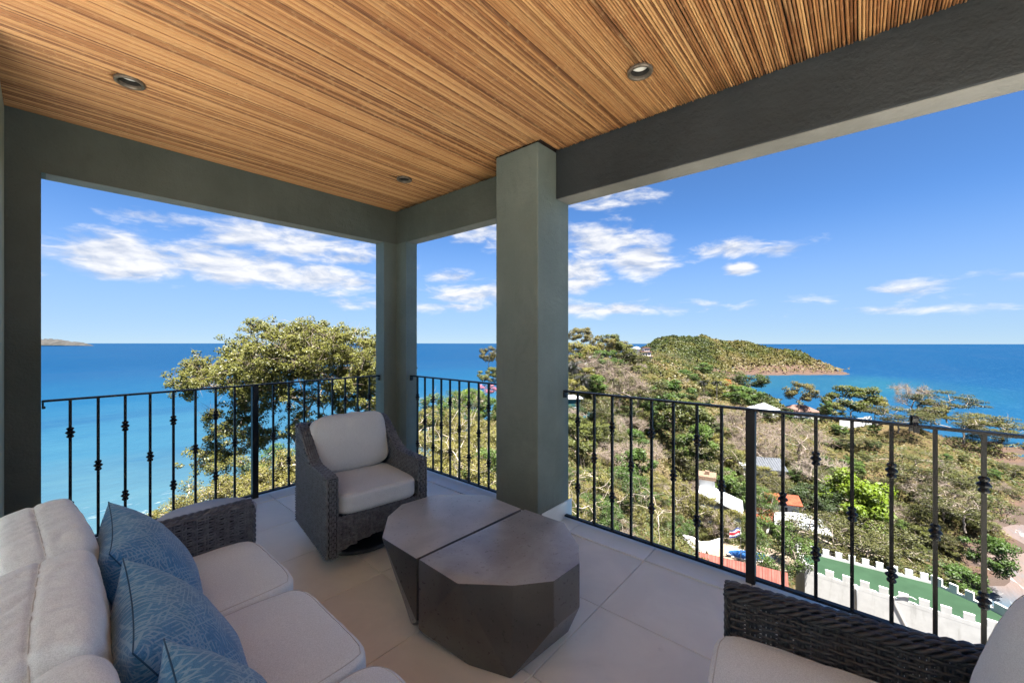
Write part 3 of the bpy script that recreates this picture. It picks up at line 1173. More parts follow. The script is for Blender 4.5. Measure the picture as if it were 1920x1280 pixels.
# ------------------------------------------------------------------ swivel armchair
def build_armchair():
    e = empty('wicker_armchair', (1.470, 2.690, 0), math.radians(-8.5))
    tag(e, 'charcoal tightly woven swivel armchair with cushions tinted grey for shade beside the corner column', 'armchair')
    rnd = random.Random(3)
    HX, F, B = .325, -.375, .355
    AT = .060

    def ztop(y):
        s = max(0.0, min(1.0, (y + .10) / .43))
        f = .012 * max(0, min(1, (F + .05 - y) / .05)) ** 2
        return .583 + .205 * (s * s * (3 - 2 * s)) ** 1.15 - f

    def zbot(y):
        return .10 + .0 * y
    prof = [F + (B - F) * i / 40 for i in range(41)]
    for s in (-1, 1):
        # solid core of the side
        c = MB()
        n = len(prof)
        vs = []
        for x in (s * (HX - .005), s * (HX - AT + .005)):
            vs += [(x, y, zbot(y) + .006) for y in prof] + [(x, y, ztop(y) - .005) for y in prof]
        fs = []
        for i in range(n - 1):
            fs += [(i, i + 1, n + i + 1, n + i), (2 * n + i + 1, 2 * n + i, 3 * n + i, 3 * n + i + 1),
                   (n + i, n + i + 1, 3 * n + i + 1, 3 * n + i), (i + 1, i, 2 * n + i, 2 * n + i + 1)]
        fs += [(0, n, 3 * n, 2 * n), (n - 1, 2 * n - 1 + 0, 4 * n - 1, 3 * n - 1)]
        c.add(vs, fs)
        side = c.obj('side_panel', MAT['wicker_core'], e)
        w = MB()
        weave_plane(w, (s * HX, 0, 0), (0, 1, 0), (0, 0, 1), (s, 0, 0), F + .004, B, zbot, lambda y: ztop(y) - .004, .0262, .0172, .0050, rnd, th=.0062, grid=True, gap=.78)
        weave_plane(w, (s * (HX - AT), 0, 0), (0, 1, 0), (0, 0, 1), (-s, 0, 0), F + .004, B, lambda y: .28, lambda y: ztop(y) - .004, .0245, .0135, .0038, rnd, th=.0032)
        path = [Vector((s * (HX - AT / 2), y, ztop(y))) for y in prof]
        nr = []
        for i, y in enumerate(prof):
            t = path[min(i + 1, 40)] - path[max(i - 1, 0)]
            t.normalize()
            nr.append(Vector((0, -t.z, t.y)))
        weave_band(w, path, nr, Vector((1, 0, 0)), AT + .008, .022, 5, .0032, rnd)
        fp = [Vector((s * (HX - AT / 2), F, z)) for z in np.linspace(.10, ztop(F) - .002, 24)]
        weave_band(w, fp, [Vector((0, -1, 0))] * 24, Vector((1, 0, 0)), AT + .006, .020, 5, .0034, rnd)
        w.obj('weave', MAT['wicker'], side, True)
    # front apron, its lower edge arched
    c = MB()
    xs = [-.268 + .536 * i / 20 for i in range(21)]

    def zb(x): return .112 + .055 * (1 - (x / .268) ** 2)
    vs = [(x, -.352, zb(x)) for x in xs] + [(x, -.352, .34) for x in xs] + [(x, -.33, zb(x)) for x in xs] + [(x, -.33, .34) for x in xs]
    fs = []
    for i in range(20):
        fs += [(i, i + 1, 22 + i, 21 + i), (43 + i, 42 + i, 63 + i, 64 + i), (i + 1, i, 42 + i, 43 + i)]
    c.add(vs, fs)
    ap = c.obj('front_apron', MAT['wicker_core'], e)
    w = MB()
    weave_plane(w, (0, -.355, 0), (1, 0, 0), (0, 0, 1), (0, -1, 0), -.264, .264, zb, lambda x: .335, .0245, .0135, .0038, rnd, th=.0032)
    w.obj('weave', MAT['wicker'], ap, True)
    c = MB()
    c.box(-.268, .268, B - .055, B - .006, .10, .775)
    bk = c.obj('back_panel', MAT['wicker_core'], e)
    w = MB()
    weave_plane(w, (0, B, 0), (1, 0, 0), (0, 0, 1), (0, 1, 0), -HX, HX, lambda x: .10, lambda x: .785, .0245, .0135, .0038, rnd, th=.0032)
    weave_band(w, [Vector((x, B - .03, .786)) for x in np.linspace(-HX + .01, HX - .01, 20)], [Vector((0, 0, 1))] * 20, Vector((0, 1, 0)), .062, .022, 5, .0032, rnd)
    w.obj('weave', MAT['wicker'], bk, True)
    c = MB(); c.box(-.266, .266, -.33, B - .057, .20, .322)
    c.obj('seat_deck', MAT['wicker_core'], e)
    c = MB()
    c.lathe([(.25, .002), (.262, .008), (.262, .026), (.25, .034), (.06, .040), (.045, .05), (.045, .199)], 48)
    c.obj('swivel_base', MAT['dark_metal'], e, True)
    cushion('seat_cushion', e, (.525, .60, .135), (0, -.088, .391), (math.radians(-1.5), 0, 0), 'shaded_fabric', 1, (.0, .0, .16), 7, .0022, seam='z', res=24)

    def rd(p, u):     # soft vertical gathers below the top seam
        if u.z < .1: return 0
        return .0045 * math.sin(p.x * 34 + 2 * fbm(Vector((p.x * 5, 0, 3)), 2)) * max(0, u.z - .25) * (1 - abs(u.x) ** 4)
    cushion('back_cushion', e, (.535, .165, .395), (0, .195, .640), (math.radians(-19), 0, 0), 'shaded_fabric', 2, (.0, .22, .05), 5.5, .0030, seam='y', ridge=rd, res=28)


build_armchair()


# ------------------------------------------------------------------ long sofa along the house wall
def build_sofa():
    e = empty('wicker_sofa', (.25, 1.4, 0))
    tag(e, 'long charcoal wicker sofa with pale beige cushions along the house wall', 'sofa')
    rnd = random.Random(8)

    def loc(x, y, z): return (x - .25, y - 1.4, z)
    Y1, Y0 = 2.245, .58

    def arm(ya, yb, inner):
        m = MB()
        T = .605
        f = lambda x: .07
        for yy, nn in ((ya, -1), (yb, 1)):
            weave_plane(m, loc(0, yy, 0), (1, 0, 0), (0, 0, 1), (0, nn, 0), -.13, .665, f, lambda x: T - .006, .040, .0118, .0046, rnd, hw=.0043, th=.0050, stakes=2)
        # front end of the arm
        weave_plane(m, loc(.668, ya, 0), (0, 1, 0), (0, 0, 1), (1, 0, 0), 0, yb - ya, f, lambda x: T - .01, .036, .0118, .0046, rnd, hw=.0050, th=.0046, stakes=2)
        a = m.obj('arm', MAT['wicker'], e, True)
        c = MB()
        c.box(-.38, .405, ya - 1.4 + .012, yb - 1.4 - .012, .08, T - .014)
        c.obj('core', MAT['wicker_core'], a)
        b = MB()
        path = [loc(-.12 + .79 * i / 40, (ya + yb) / 2, T) for i in range(41)] + [loc(.674, (ya + yb) / 2, T - .02), loc(.676, (ya + yb) / 2, T - .05)]
        for off in (-.024, 0, .024):
            pp = [(p[0], p[1] + off, p[2] - abs(off) * .35) for p in path]
            braid(b, pp, .0075, 3, .085, .0062, 6)
        for yy in (ya - .002, yb + .002):
            pp = [loc(.676, yy, z) for z in np.linspace(T - .03, .07, 12)]
            braid(b, pp, .006, 3, .07, .005, 6, up=Vector((1, 0, 0)))
        b.obj('braided_rim', MAT['wicker'], a, True)
    arm(Y1, Y1 + .078, -1)
    arm(Y0 - .085, Y0 - .007, 1)
    # back frame
    m = MB()
    weave_plane(m, loc(-.085, 0, 0), (0, 1, 0), (0, 0, 1), (1, 0, 0), Y0 - .08, Y1 + .078, lambda u: .30, lambda u: .715, .040, .0118, .0046, rnd, hw=.005, th=.0046, stakes=2)
    a = m.obj('back_frame', MAT['wicker'], e, True)
    c = MB(); c.box(-.44, -.345, Y0 - 1.48, Y1 - 1.335, .08, .706)
    c.obj('core', MAT['wicker_core'], a)
    b = MB()
    for off in (-.036, -.012, .012, .036):
        braid(b, [loc(-.142 + off, Y0 - .06 + (Y1 + .13 - Y0) * i / 50, .722 - abs(off) * .3) for i in range(51)], .0085, 3, .085, .007, 6)
    for z in np.linspace(.30, .70, 22):
        b.tube([loc(-.20, Y1 + .083, z), loc(-.14, Y1 + .088 + .004 * (rnd.random()), z + .004), loc(-.082, Y1 + .080, z)], .0075, 6)
    b.obj('braided_rim', MAT['wicker'], a, True)
    c = MB(); c.box(-.335, .385, Y0 - 1.4, Y1 - 1.402, .10, .30)
    c.obj('seat_base', MAT['wicker_core'], e)
    # seat cushions
    ye = [2.238, 1.682, 1.126, .570]
    for i in range(3):
        cy = (ye[i] + ye[i + 1]) / 2
        cushion('seat_cushion', e, (.60, .552, .150), loc(.375, cy, .378), (0, math.radians(rnd.uniform(-.6, .6)), math.radians(rnd.uniform(-.5, .5))),
                'beige_fabric', 11 + i, (.0, .0, .17), 7, .0030, seam='z', res=26)

    # loose back cushions: a seam along the top with gathers running off both sides
    def rdg(seed, amp):
        def f(p, u):
            top = max(0.0, min(1.0, (p.z - .04) / .13))
            if top <= 0: return 0
            yy = p.x
            warp = .9 * fbm(Vector((p.x * 6, p.y * 5, seed)), 2)
            g = math.sin(yy * 118 + warp * 5.5 + abs(p.y) * 16)
            g = .5 * g - (1 - abs(math.sin(yy * 47 + warp * 5 + seed))) ** 5 * .8 + .4 * math.sin(yy * 70 + warp * 4)
            fall = math.exp(-(abs(p.y) / .08) ** 2) * .65 + .35
            groove = -.006 * math.exp(-(p.y / .008) ** 2) * top
            return amp * g * top * fall + groove
        return f
    spec = [(1.985, .56, .022, .622, -9, .0034), (1.430, .58, .014, .618, -7, .0036), (.860, .60, .030, .612, -8, .0034)]
    for i, (cy, w, x, z, tilt, am) in enumerate(spec[:3]):
        cushion('back_cushion', e, (w, .205, .39), loc(x, cy, z), (math.radians(tilt), 0, math.radians(90 + (3, -2, 5)[i])),
                'beige_fabric', 21 + i, (.0, .06, .05), 6.5, .0034, seam='ymid', seam_r=.0013, ridge=rdg(i * 7.3, am), res=76)
    return e


build_sofa()


def build_pillows():
    def frame(yaw, lean, roll):
        # x along the sofa, y up the lean, z out of the face
        n = Vector((math.cos(math.radians(lean)), 0, math.sin(math.radians(lean))))
        up = Vector((-math.sin(math.radians(lean)), 0, math.cos(math.radians(lean))))
        x = up.cross(n)
        M = Matrix((x, up, n)).transposed()
        return Matrix.Rotation(math.radians(yaw), 3, 'Z') @ M @ Matrix.Rotation(math.radians(roll), 3, 'Z')
    for size, corner, M, seed, lab in (
            (.43, (.158, 2.050, .815), frame(-6, 27, 4), 1, 'blue hatched scatter pillow farthest along the sofa, beside the wicker arm'),
            (.44, (.146, 1.530, .800), frame(-5, 27, 3), 2, 'blue hatched scatter pillow in the middle of the three on the sofa'),
            (.44, (.160, 1.058, .800), frame(-5, 27, 3), 3, 'blue hatched scatter pillow cut off at the bottom edge of the photo')):
        loc = Vector(corner) - M @ Vector((size / 2, size / 2, 0))
        pillow('blue_pillow', size, .20, loc, M, 'blue_fabric', seed, lab)


build_pillows()


# ------------------------------------------------------------------ second armchair, its arm towards the railing
def build_near_chair():
    rz = math.radians(188.97)
    e = empty('wicker_armchair', (1.185, -.107, 0), rz)
    tag(e, 'dark open-weave wicker armchair with pale cushions cropped by the frame corner', 'armchair')
    rnd = random.Random(12)

    def top(y):
        s = max(0, min(1, (y + .05) / .5))
        return .579 + .050 * s * s
    for sgn in (-1, 1):
        m = MB()
        for xx, nn in ((.345, -1), (.405, 1)):
            weave_plane(m, (sgn * xx, 0, 0), (0, 1, 0), (0, 0, 1), (sgn * nn, 0, 0), -.385, .40, lambda y: .07, lambda y: top(y) - .012, .043, .0122, .0050, rnd, hw=(.0042 if nn < 0 else .0034), th=.0046, stakes=3)
        weave_plane(m, (sgn * .345, -.388, 0), (sgn, 0, 0), (0, 0, 1), (0, -1, 0), 0, .06, lambda y: .07, lambda y: .58, .030, .0122, .005, rnd, hw=.0050, th=.0046, stakes=2)
        a = m.obj('arm', MAT['wicker_dark'], e, True)
        b = MB()
        for off in (-.030, -.010, .010, .030):
            pp = [(sgn * (.375 + off), -.39 + .80 * i / 50, top(-.39 + .80 * i / 50) - abs(off) * .35) for i in range(51)]
            pp = [(sgn * (.375 + off), -.398, .572 - abs(off) * .3)] + pp
            braid(b, pp, .0085, 3, .095, .0066, 6)
        for xx in (.343, .407):
            braid(b, [(sgn * xx, -.39, z) for z in np.linspace(.575, .07, 14)], .006, 3, .07, .005, 6, up=Vector((1, 0, 0)))
        b.obj('braided_rim', MAT['wicker_dark'], a, True)
    m = MB()
    weave_plane(m, (0, -.36, 0), (1, 0, 0), (0, 0, 1), (0, -1, 0), -.34, .34, lambda y: .07, lambda y: .29, .043, .0122, .005, rnd, hw=.005, th=.0046, stakes=3)
    m.obj('front_apron', MAT['wicker_dark'], e, True)
    m = MB()
    weave_plane(m, (0, .41, 0), (1, 0, 0), (0, 0, 1), (0, 1, 0), -.40, .40, lambda y: .07, lambda y: .70, .043, .0122, .005, rnd, hw=.005, th=.0046, stakes=3)
    m.obj('back_panel', MAT['wicker_dark'], e, True)
    c = MB(); c.box(-.338, .338, -.345, .40, .10, .30)
    c.obj('seat_base', MAT['wicker_core'], e)
    cushion('seat_cushion', e, (.684, .69, .150), (0, -.080, .386), (0, 0, 0), 'beige_fabric', 31, (0, 0, .12), 9, .003, seam='z', res=28)
    cushion('back_cushion', e, (.66, .24, .43), (.012, .268, .632), (math.radians(-17), 0, 0), 'beige_fabric', 33, (0, .2, .06), 4.5, .004, seam='y', res=28)


build_near_chair()


# ------------------------------------------------------------------ faceted coffee tables and round side table
def hull(name, pts, mat, parent=None, bevel=.004):
    bm = bmesh.new()
    for p in pts:
        bm.verts.new(p)
    r = bmesh.ops.convex_hull(bm, input=bm.verts)
    bmesh.ops.delete(bm, geom=list(set(g for g in r['geom_interior'] + r['geom_unused'] if isinstance(g, bmesh.types.BMVert))), context='VERTS')
    bmesh.ops.dissolve_limit(bm, angle_limit=math.radians(5), verts=bm.verts, edges=bm.edges)
    ed = [e for e in bm.edges if len(e.link_faces) == 2 and e.calc_face_angle(0) > .12]
    bmesh.ops.bevel(bm, geom=ed, offset=bevel, segments=3, profile=.55, affect='EDGES', clamp_overlap=True)
    me = bpy.data.meshes.new(name)
    bm.to_mesh(me); bm.free()
    for mt in mat: me.materials.append(MAT[mt])
    for p in me.polygons:
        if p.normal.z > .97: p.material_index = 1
    smooth_angle(me, 30)
    return put(name, me, parent)


def build_tables():
    ZT = .390

    def top(px, py): return on_z(px, py, ZT)

    def under(px, py, ref):          # point below a top corner on a vertical edge
        d = ref.x * FX + ref.y * FY
        return Vector((ref.x, ref.y, max(0.0, EYE - (py - 635) / FPX * d)))
    A = [top(*p) for p in ((716.1, 1007.4), (727, 967.7), (753, 945), (808.7, 928.2), (859, 925.2), (914, 928.2), (978, 953.4), (780.5, 1047))]
    B = [top(*p) for p in ((984.4, 954.0), (1058, 979.5), (1084.8, 1021), (1086.9, 1055), (1038.8, 1089), (963, 1097.4), (857.7, 1093.5), (784.6, 1048.0))]
    # a 4 mm joint between the two blocks
    ca = sum(A, Vector()) / len(A)
    cb = sum(B, Vector()) / len(B)
    bB = [on_z(957, 1271.6, 0), on_z(880, 1247, 0), on_z(1065.5, 1183.5, 0), on_z(793, 1189, 0), cb.lerp(B[1], .80) * 1, cb.lerp(B[0], .86) * 1]
    for v in bB[4:]: v.z = 0
    mB = [under(1038.8, 1177.5, B[4]), under(1086, 1137.5, B[3]), under(785, 1179, B[7]), under(1058, 1030, B[1]), under(984, 1010, B[0])]
    o = hull('coffee_table', B + bB + mB, ('table_side', 'table_sheen_near'))
    tag(o, 'near half of the faceted dark concrete coffee table, sheen painted on its brown-mottled top', 'coffee table', 'two-piece coffee table')
    bA = [on_z(771, 1169, 0), on_z(782, 1170, 0)]
    for v, f in ((A[0], .55), (A[1], .6), (A[2], .62), (A[3], .66), (A[4], .68), (A[5], .72), (A[6], .86)):
        q = ca.lerp(v, f); q.z = 0; bA.append(q)
    mA = [under(781.5, 1165, A[7]), under(978, 1010, A[6])]
    o = hull('coffee_table', A + bA + mA, ('table_side', 'table_sheen_far'))
    tag(o, 'far half of the faceted coffee table, sheen painted on its smooth top, next to the armchair', 'coffee table', 'two-piece coffee table')
    e = empty('side_table', (.560, 2.555, 0))
    tag(e, 'round grey topped side table mostly hidden behind the sofa arm', 'side table')
    m = MB(); m.lathe([(.20, .478), (.215, .482), (.215, .496), (.212, .50), (.001, .5005)], 48)
    m.obj('table_top', MAT['side_table_top'], e, True)
    m = MB(); m.lathe([(.15, .002), (.15, .014), (.024, .022), (.022, .477)], 32)
    m.obj('pedestal', MAT['dark_metal'], e, True)


build_tables()

# ------------------------------------------------------------------ terrain
SEA_Z = EYE - 45.0
CTRL = {
    -500: [(3, -5), (8, -12), (20, -34), (50, -60), (400, -60)],
    0: [(3, -4.2), (6, -8), (10, -14), (25, -35), (50, -60), (300, -60)],
    300: [(3, -3.8), (7, -4.4), (10, -6.5), (14, -11), (25, -27), (50, -58), (300, -60)],
    450: [(7, -4.3), (10, -5.4), (15, -9)],
    550: [(4, -3.8), (9, -4.6), (14, -7.0), (22, -14), (40, -40), (60, -60), (300, -60)],
    750: [(5, -3.8), (10, -4.6), (18, -6.4), (27, -13), (45, -36), (70, -60)],
    850: [(5, -3.8), (12, -5.0), (28, -7.0), (40, -10), (60, -26), (90, -60)],
    930: [(6, -3.8), (14, -5.4), (28, -7), (50, -8), (70, -9), (95, -30), (130, -60)],
    1000: [(14, -6), (50, -9), (90, -7), (130, -6), (170, -25), (230, -60)],
    1085: [(8, -5), (20, -9), (40, -12), (60, -13), (90, -10), (130, -4), (180, -5), (220, -18), (300, -60)],
    1170: [(10, -6.5), (25, -12), (45, -15), (70, -18), (110, -17), (170, -11), (260, -13), (330, -18), (420, -40), (520, -60)],
    1225: [(470, -16), (560, -7), (640, -9), (720, -30), (800, -60)],
    1250: [(10, -7.5), (28, -15), (50, -20), (80, -23), (130, -24), (200, -23), (300, -20), (380, -20), (520, -8), (620, 1), (700, -24), (800, -60)],
    1320: [(12, -9.5), (40, -21), (55, -26), (70, -26), (110, -28), (180, -30), (260, -33), (380, -34), (470, -32), (540, -17), (620, 2.5), (720, -22), (850, -60)],
    1400: [(12, -10.5), (40, -24.5), (52, -26.6), (75, -31), (100, -32), (150, -32), (200, -34), (270, -38), (350, -45), (420, -46.5), (505, -43.4), (530, -36), (575, -18), (620, -6), (700, -30), (800, -60)],
    1500: [(12, -11.5), (40, -28), (60, -33), (80, -36), (110, -35), (150, -35), (190, -37), (230, -42), (300, -50), (450, -52), (512, -43.5), (530, -35), (575, -24), (620, -20), (690, -60)],
    1590: [(40, -29), (60, -35), (85, -38), (120, -36.5), (160, -37), (190, -39), (230, -46), (300, -56), (480, -54), (503, -43.3), (530, -41), (570, -60)],
    1700: [(40, -30), (60, -36.5), (85, -39.5), (110, -37), (135, -36), (165, -37.5), (195, -42), (230, -52), (400, -60), (600, -60)],
    1800: [(35, -31), (55, -38), (72, -42), (90, -40), (110, -38.5), (135, -38.5), (165, -42), (200, -52)],
    1900: [(30, -32), (50, -40), (62, -43.0), (76, -44.3), (98, -44.6), (112, -42.3), (125, -40), (150, -42), (180, -47), (230, -60)],
    2050: [(30, -33), (50, -42), (65, -46), (110, -47.5), (140, -45), (200, -55), (600, -60)],
    2350: [(3, -4), (25, -33), (45, -45), (70, -53), (150, -60), (600, -60)],
}


def _uv(lat, d):
    r = np.sqrt(lat * lat + d * d)
    return np.stack([np.arctan2(lat, d) * 4.2, np.log(r) * 2.2], -1)


_cp, _cz = [], []
for _px, _l in CTRL.items():
    _t = (_px - 960.0) / FPX
    for (_d, _z) in _l:
        _cp.append((_t * _d, _d)); _cz.append(_z)
    _cp.append((_t * 1000.0, 1000.0)); _cz.append(-62.0)
_cp = np.array(_cp); _cz = np.array(_cz)
_cu = _uv(_cp[:, 0], _cp[:, 1])
_K = np.linalg.norm(_cu[:, None] - _cu[None], axis=-1)
_A = np.block([[_K + 1e-3 * np.eye(len(_cu)), np.ones((len(_cu), 1))], [np.ones((1, len(_cu))), np.zeros((1, 1))]])
_W = np.linalg.solve(_A, np.concatenate([_cz, [0]]))
# level building plots: right, ahead, radius, height
PADS = [(29.6, 50.2, 5.5, -25.75), (42.0, 44.5, 9.0, -37.0), (31.2, 61, 5.0, -26.5), (50, 76, 8.0, -34.5), (61, 96, 7.0, -32.5),
        (106, 172, 9, -31.5), (132, 188, 10, -35.0), (112, 352, 16, -20.0), (100, 300, 14, -21.0), (20, 126, 9, -9.5), (24.5, 47.2, 5.0, -28.0), (12, 75, 5, -13.5)]
_PN = np.random.RandomState(4)
_WV = [(_PN.uniform(-1, 1, 2), _PN.uniform(0, 6.28)) for _ in range(40)]


def terrain_z(lat, d):
    lat, d = np.broadcast_arrays(np.asarray(lat, float), np.asarray(d, float))
    shp = lat.shape
    la, de = lat.ravel(), d.ravel()
    u = _uv(la, de)
    z = np.empty(len(la))
    for s in range(0, len(la), 20000):
        q = u[s:s + 20000]
        z[s:s + 20000] = np.linalg.norm(q[:, None] - _cu[None], axis=-1) @ _W[:-1] + _W[-1]
    r = np.sqrt(la * la + de * de)
    n = np.zeros_like(z)
    for i, (v, ph) in enumerate(_WV):
        f = (.05, .11, .22, .45)[i % 4]
        n += np.sin(la * v[0] * f * 6.28 + de * v[1] * f * 6.28 + ph) * (.6, .35, .16, .07)[i % 4]
    z = z + n * .32 * np.clip(r / 60, .25, 2.0)
    for (pl, pd, pr, pz) in PADS:
        w = np.clip(1.6 - np.hypot(la - pl, de - pd) / pr, 0, 1)
        w = np.clip(w / .6, 0, 1)
        w = w * w * (3 - 2 * w)
        z = z * (1 - w) + pz * w
    return z.reshape(shp)


def tz(lat, d):
    return float(terrain_z(np.array([lat]), np.array([d]))[0])


_dd = np.exp(np.linspace(math.log(5.0), math.log(900.0), 360))
_hx = np.arange(700.0, 2001.0, 6.0)
_ht = (_hx - 960.0) / FPX
_hz = terrain_z(_ht[:, None] * _dd[None], np.broadcast_to(_dd[None], (len(_hx), len(_dd))))


def hit(px, py):
    """where a line of sight meets the ground: (right, ahead, height) or None"""
    t = (px - 960.0) / FPX
    i = min(len(_hx) - 1, max(0, int(round((px - 700.0) / 6.0))))
    rz = EYE - (py - 635.0) / FPX * _dd
    k = np.nonzero(_hz[i] >= rz)[0]
    if len(k) == 0: return None
    d = _dd[k[0]]
    return t * d, d, float(_hz[i][k[0]])


def landscape_materials():
    k = new_mat('dry_ground')
    co = world_co(k)
    n = k.noise(co, .09, 6, .62)
    n2 = k.noise(co, .6, 6, .65)
    n3 = k.noise(co, 6.0, 4, .7)
    c = k.mix(k.sstep(n, .40, .60), (0.097, 0.071, 0.035), (0.044, 0.042, 0.013))
    c = k.mix(k.m('MULTIPLY', k.sstep(n2, .46, .66), .75), c, (0.082, 0.055, 0.034))
    c = k.mix(k.m('MULTIPLY', k.sstep(n3, .5, .7), .5), c, (0.033, 0.026, 0.012))
    # leaf litter under the woods of the headland
    la = k.m('SUBTRACT', k.vm('DOT_PRODUCT', co, (RX, RY, 0)), 300.0)
    de = k.m('SUBTRACT', k.vm('DOT_PRODUCT', co, (FX, FY, 0)), 590.0)
    dh = k.m('SQRT', k.m('ADD', k.m('MULTIPLY', la, la), k.m('MULTIPLY', de, de)))
    c = k.mix(k.m('MULTIPLY', k.sstep(dh, 330, 230), .8), c, (0.035, 0.034, 0.017))
    geo = k.node('ShaderNodeNewGeometry')
    s = k.node('ShaderNodeSeparateXYZ'); k.put(s.inputs[0], geo.outputs['Normal'])
    p = k.node('ShaderNodeSeparateXYZ'); k.put(p.inputs[0], co)
    zz = k.m('ADD', p.outputs[2], k.m('MULTIPLY', k.m('SUBTRACT', n2, .5), 7.0))
    rock = k.mix(k.sstep(k.noise(co, .35, 6, .7), .35, .65), (0.087, 0.054, 0.041), (0.060, 0.041, 0.033))
    hd = k.sstep(dh, 330, 250)
    top = k.m('ADD', SEA_Z + 4.0, k.m('MULTIPLY', hd, 9.0))
    c = k.mix(k.m('MULTIPLY', k.m('SUBTRACT', top, zz), .35, None, True), c, rock)
    sand = k.mix(n2, (0.052, 0.037, 0.031), (0.071, 0.053, 0.044))
    c = k.mix(k.sstep(p.outputs[2], SEA_Z + 1.25, SEA_Z + .75), c, sand)
    bset(k, c, .95, .1, 0, k.bump(k.m('ADD', n3, k.m('MULTIPLY', n2, 2.0)), .7, .25))
    # sea
    k = new_mat('sea_water')
    co = world_co(k)
    lat = k.vm('DOT_PRODUCT', co, (RX, RY, 0))
    dep = k.vm('DOT_PRODUCT', co, (FX, FY, 0))

    def dist(l0, d0):
        a = k.m('SUBTRACT', lat, float(l0)); b = k.m('SUBTRACT', dep, float(d0))
        return k.m('SQRT', k.m('ADD', k.m('MULTIPLY', a, a), k.m('MULTIPLY', b, b)))
    wob = k.m('MULTIPLY', k.m('SUBTRACT', k.noise(k.mapping(co, (.012, .012, 1), (0, 0, TH)), 1.0, 5, .6), .5), 160.0)
    dl = k.m('ADD', dist(-55, 55), wob)
    c = k.ramp(k.m('DIVIDE', dl, 900.0), [(0.03, (0.085, 0.150, 0.140)), (.085, (0.048, 0.104, 0.118)), (.17, (0.017, 0.062, 0.100)), (.36, (0.004, 0.040, 0.088)), (.8, (0.0010, 0.026, 0.072)), (1, (0.0008, 0.024, 0.068))])
    db = k.m('ADD', dist(300, 430), k.m('MULTIPLY', wob, .35))
    c = k.mix(k.m('MULTIPLY', k.sstep(db, 190, 40), .75), c, (0.008, 0.055, 0.073))
    dr = k.m('ADD', dist(112, 88), k.m('MULTIPLY', wob, .10))
    c = k.mix(k.sstep(dr, 42, 24), c, (0.128, 0.096, 0.080))
    # stretched bands and ripple streaks mixed into the water colour
    band = k.noise(k.mapping(co, (.0009, .006, 1), (0, 0, -TH)), 1.0, 6, .6, .8)
    c = k.mix(k.m('MULTIPLY', k.sstep(band, .42, .66), .45), c, (0.005, 0.027, 0.071))
    rip = k.noise(k.mapping(co, (.05, .16, 1), (0, 0, -TH + .25)), 1.0, 7, .68)
    c = k.mix(k.m('MULTIPLY', k.sstep(rip, .50, .72), .20), c, (0.022, 0.080, 0.125))
    fr = k.noise(k.mapping(co, (.22, .75, 1), (0, 0, -TH + .3)), 1.0, 6, .7)
    c = k.mix(k.m('MULTIPLY', k.sstep(fr, .50, .72), .20), c, (0.035, 0.105, 0.155))
    fr2 = k.noise(k.mapping(co, (.03, .12, 1), (0, 0, -TH - .2)), 1.0, 5, .65)
    c = k.mix(k.m('MULTIPLY', k.sstep(fr2, .55, .75), .35), c, (0.004, 0.034, 0.085))
    # surf near the two shores
    fo = k.noise(k.mapping(co, (.10, .30, 1), (0, 0, -TH + .5)), 1.0, 7, .66, 1.4)
    foam = k.m('MULTIPLY', k.sstep(fo, .57, .64), k.m('MAXIMUM', k.sstep(dr, 40, 20), k.m('MULTIPLY', k.sstep(k.m('SUBTRACT', dl, wob), 88, 50), .40)))
    c = k.mix(k.m('MULTIPLY', foam, .8), c, (.72, .72, .70))
    bmp = k.m('ADD', k.m('MULTIPLY', k.noise(k.mapping(co, (.10, .26, 1), (0, 0, -TH + .3)), 1.0, 6, .62), 1.0), k.m('MULTIPLY', k.noise(co, 1.3, 4, .6), .12))
    bset(k, c, .45, .05, 0, k.bump(bmp, .9, .9))
    # building materials
    k = new_mat('white_wall')
    co = world_co(k)
    n = k.noise(co, 1.1, 5, .6)
    st = k.noise(k.mapping(co, (1.6, 1.6, .22)), 1.0, 6, .7)
    c = k.mix(k.sstep(n, .3, .7), (.55, .545, .53), (.63, .625, .61))
    c = k.mix(k.m('MULTIPLY', k.sstep(st, .52, .70), .38), c, (.30, .29, .265))
    c = k.mix(k.m('MULTIPLY', k.sstep(k.noise(co, 5.0, 6, .75), .62, .72), .30), c, (.26, .245, .22))
    bset(k, c, .85, .2, 0, k.bump(k.noise(co, 12, 5, .6), .15, .02))
    plain('white_roof', (.42, .43, .44), .55, .10, 1.0)
    plain('grey_roof', (.075, .082, .095), .55, .22, 1.4)
    plain('thatch_brown', (.16, .105, .07), .9, .35, 5)
    plain('pink_roof', (.125, .070, .056), .8, .14, .8)
    plain('dark_pane', (.025, .032, .042), .12, .2, 2, .6)
    plain('brown_wood', (.13, .065, .045), .7, .2, 2)
    plain('green_roof', (.022, .046, .026), .85, .10, .45, .05)
    plain('teal_cloth', (.012, .098, .120), .75, .18, 1.0)
    plain('pool_water', (.025, .105, .30), .08, .25, .9, .6)
    plain('pool_deck', (.20, .155, .11), .85, .10, 1.5)
    plain('lawn', (.075, .085, .018), .9, .25, 2.5)
    plain('pole_metal', (.55, .55, .55), .4)
    plain('flag_white', (.76, .76, .78), .8, .03)
    plain('flag_blue', (.03, .05, .22), .8, .05)
    plain('flag_red', (.55, .035, .06), .8, .05)
    for name, c0, c1, rot in (('tile_roof', (.15, .028, .012), (.21, .058, .026), 0), ('red_metal_roof', (.135, .040, .030), (.165, .058, .045), 0)):
        k = new_mat(name)
        co = obj_co(k)
        wv = k.node('ShaderNodeTexWave', wave_type='BANDS', bands_direction='X')
        k.put(wv.inputs['Vector'], co)
        wv.inputs['Scale'].default_value = 1.1
        n = k.noise(co, 1.6, 5, .65)
        c = k.mix(k.sstep(n, .3, .7), c0, c1)
        bset(k, c, .75, .25, 0, k.bump(wv.outputs['Fac'], .6, .06))


landscape_materials()


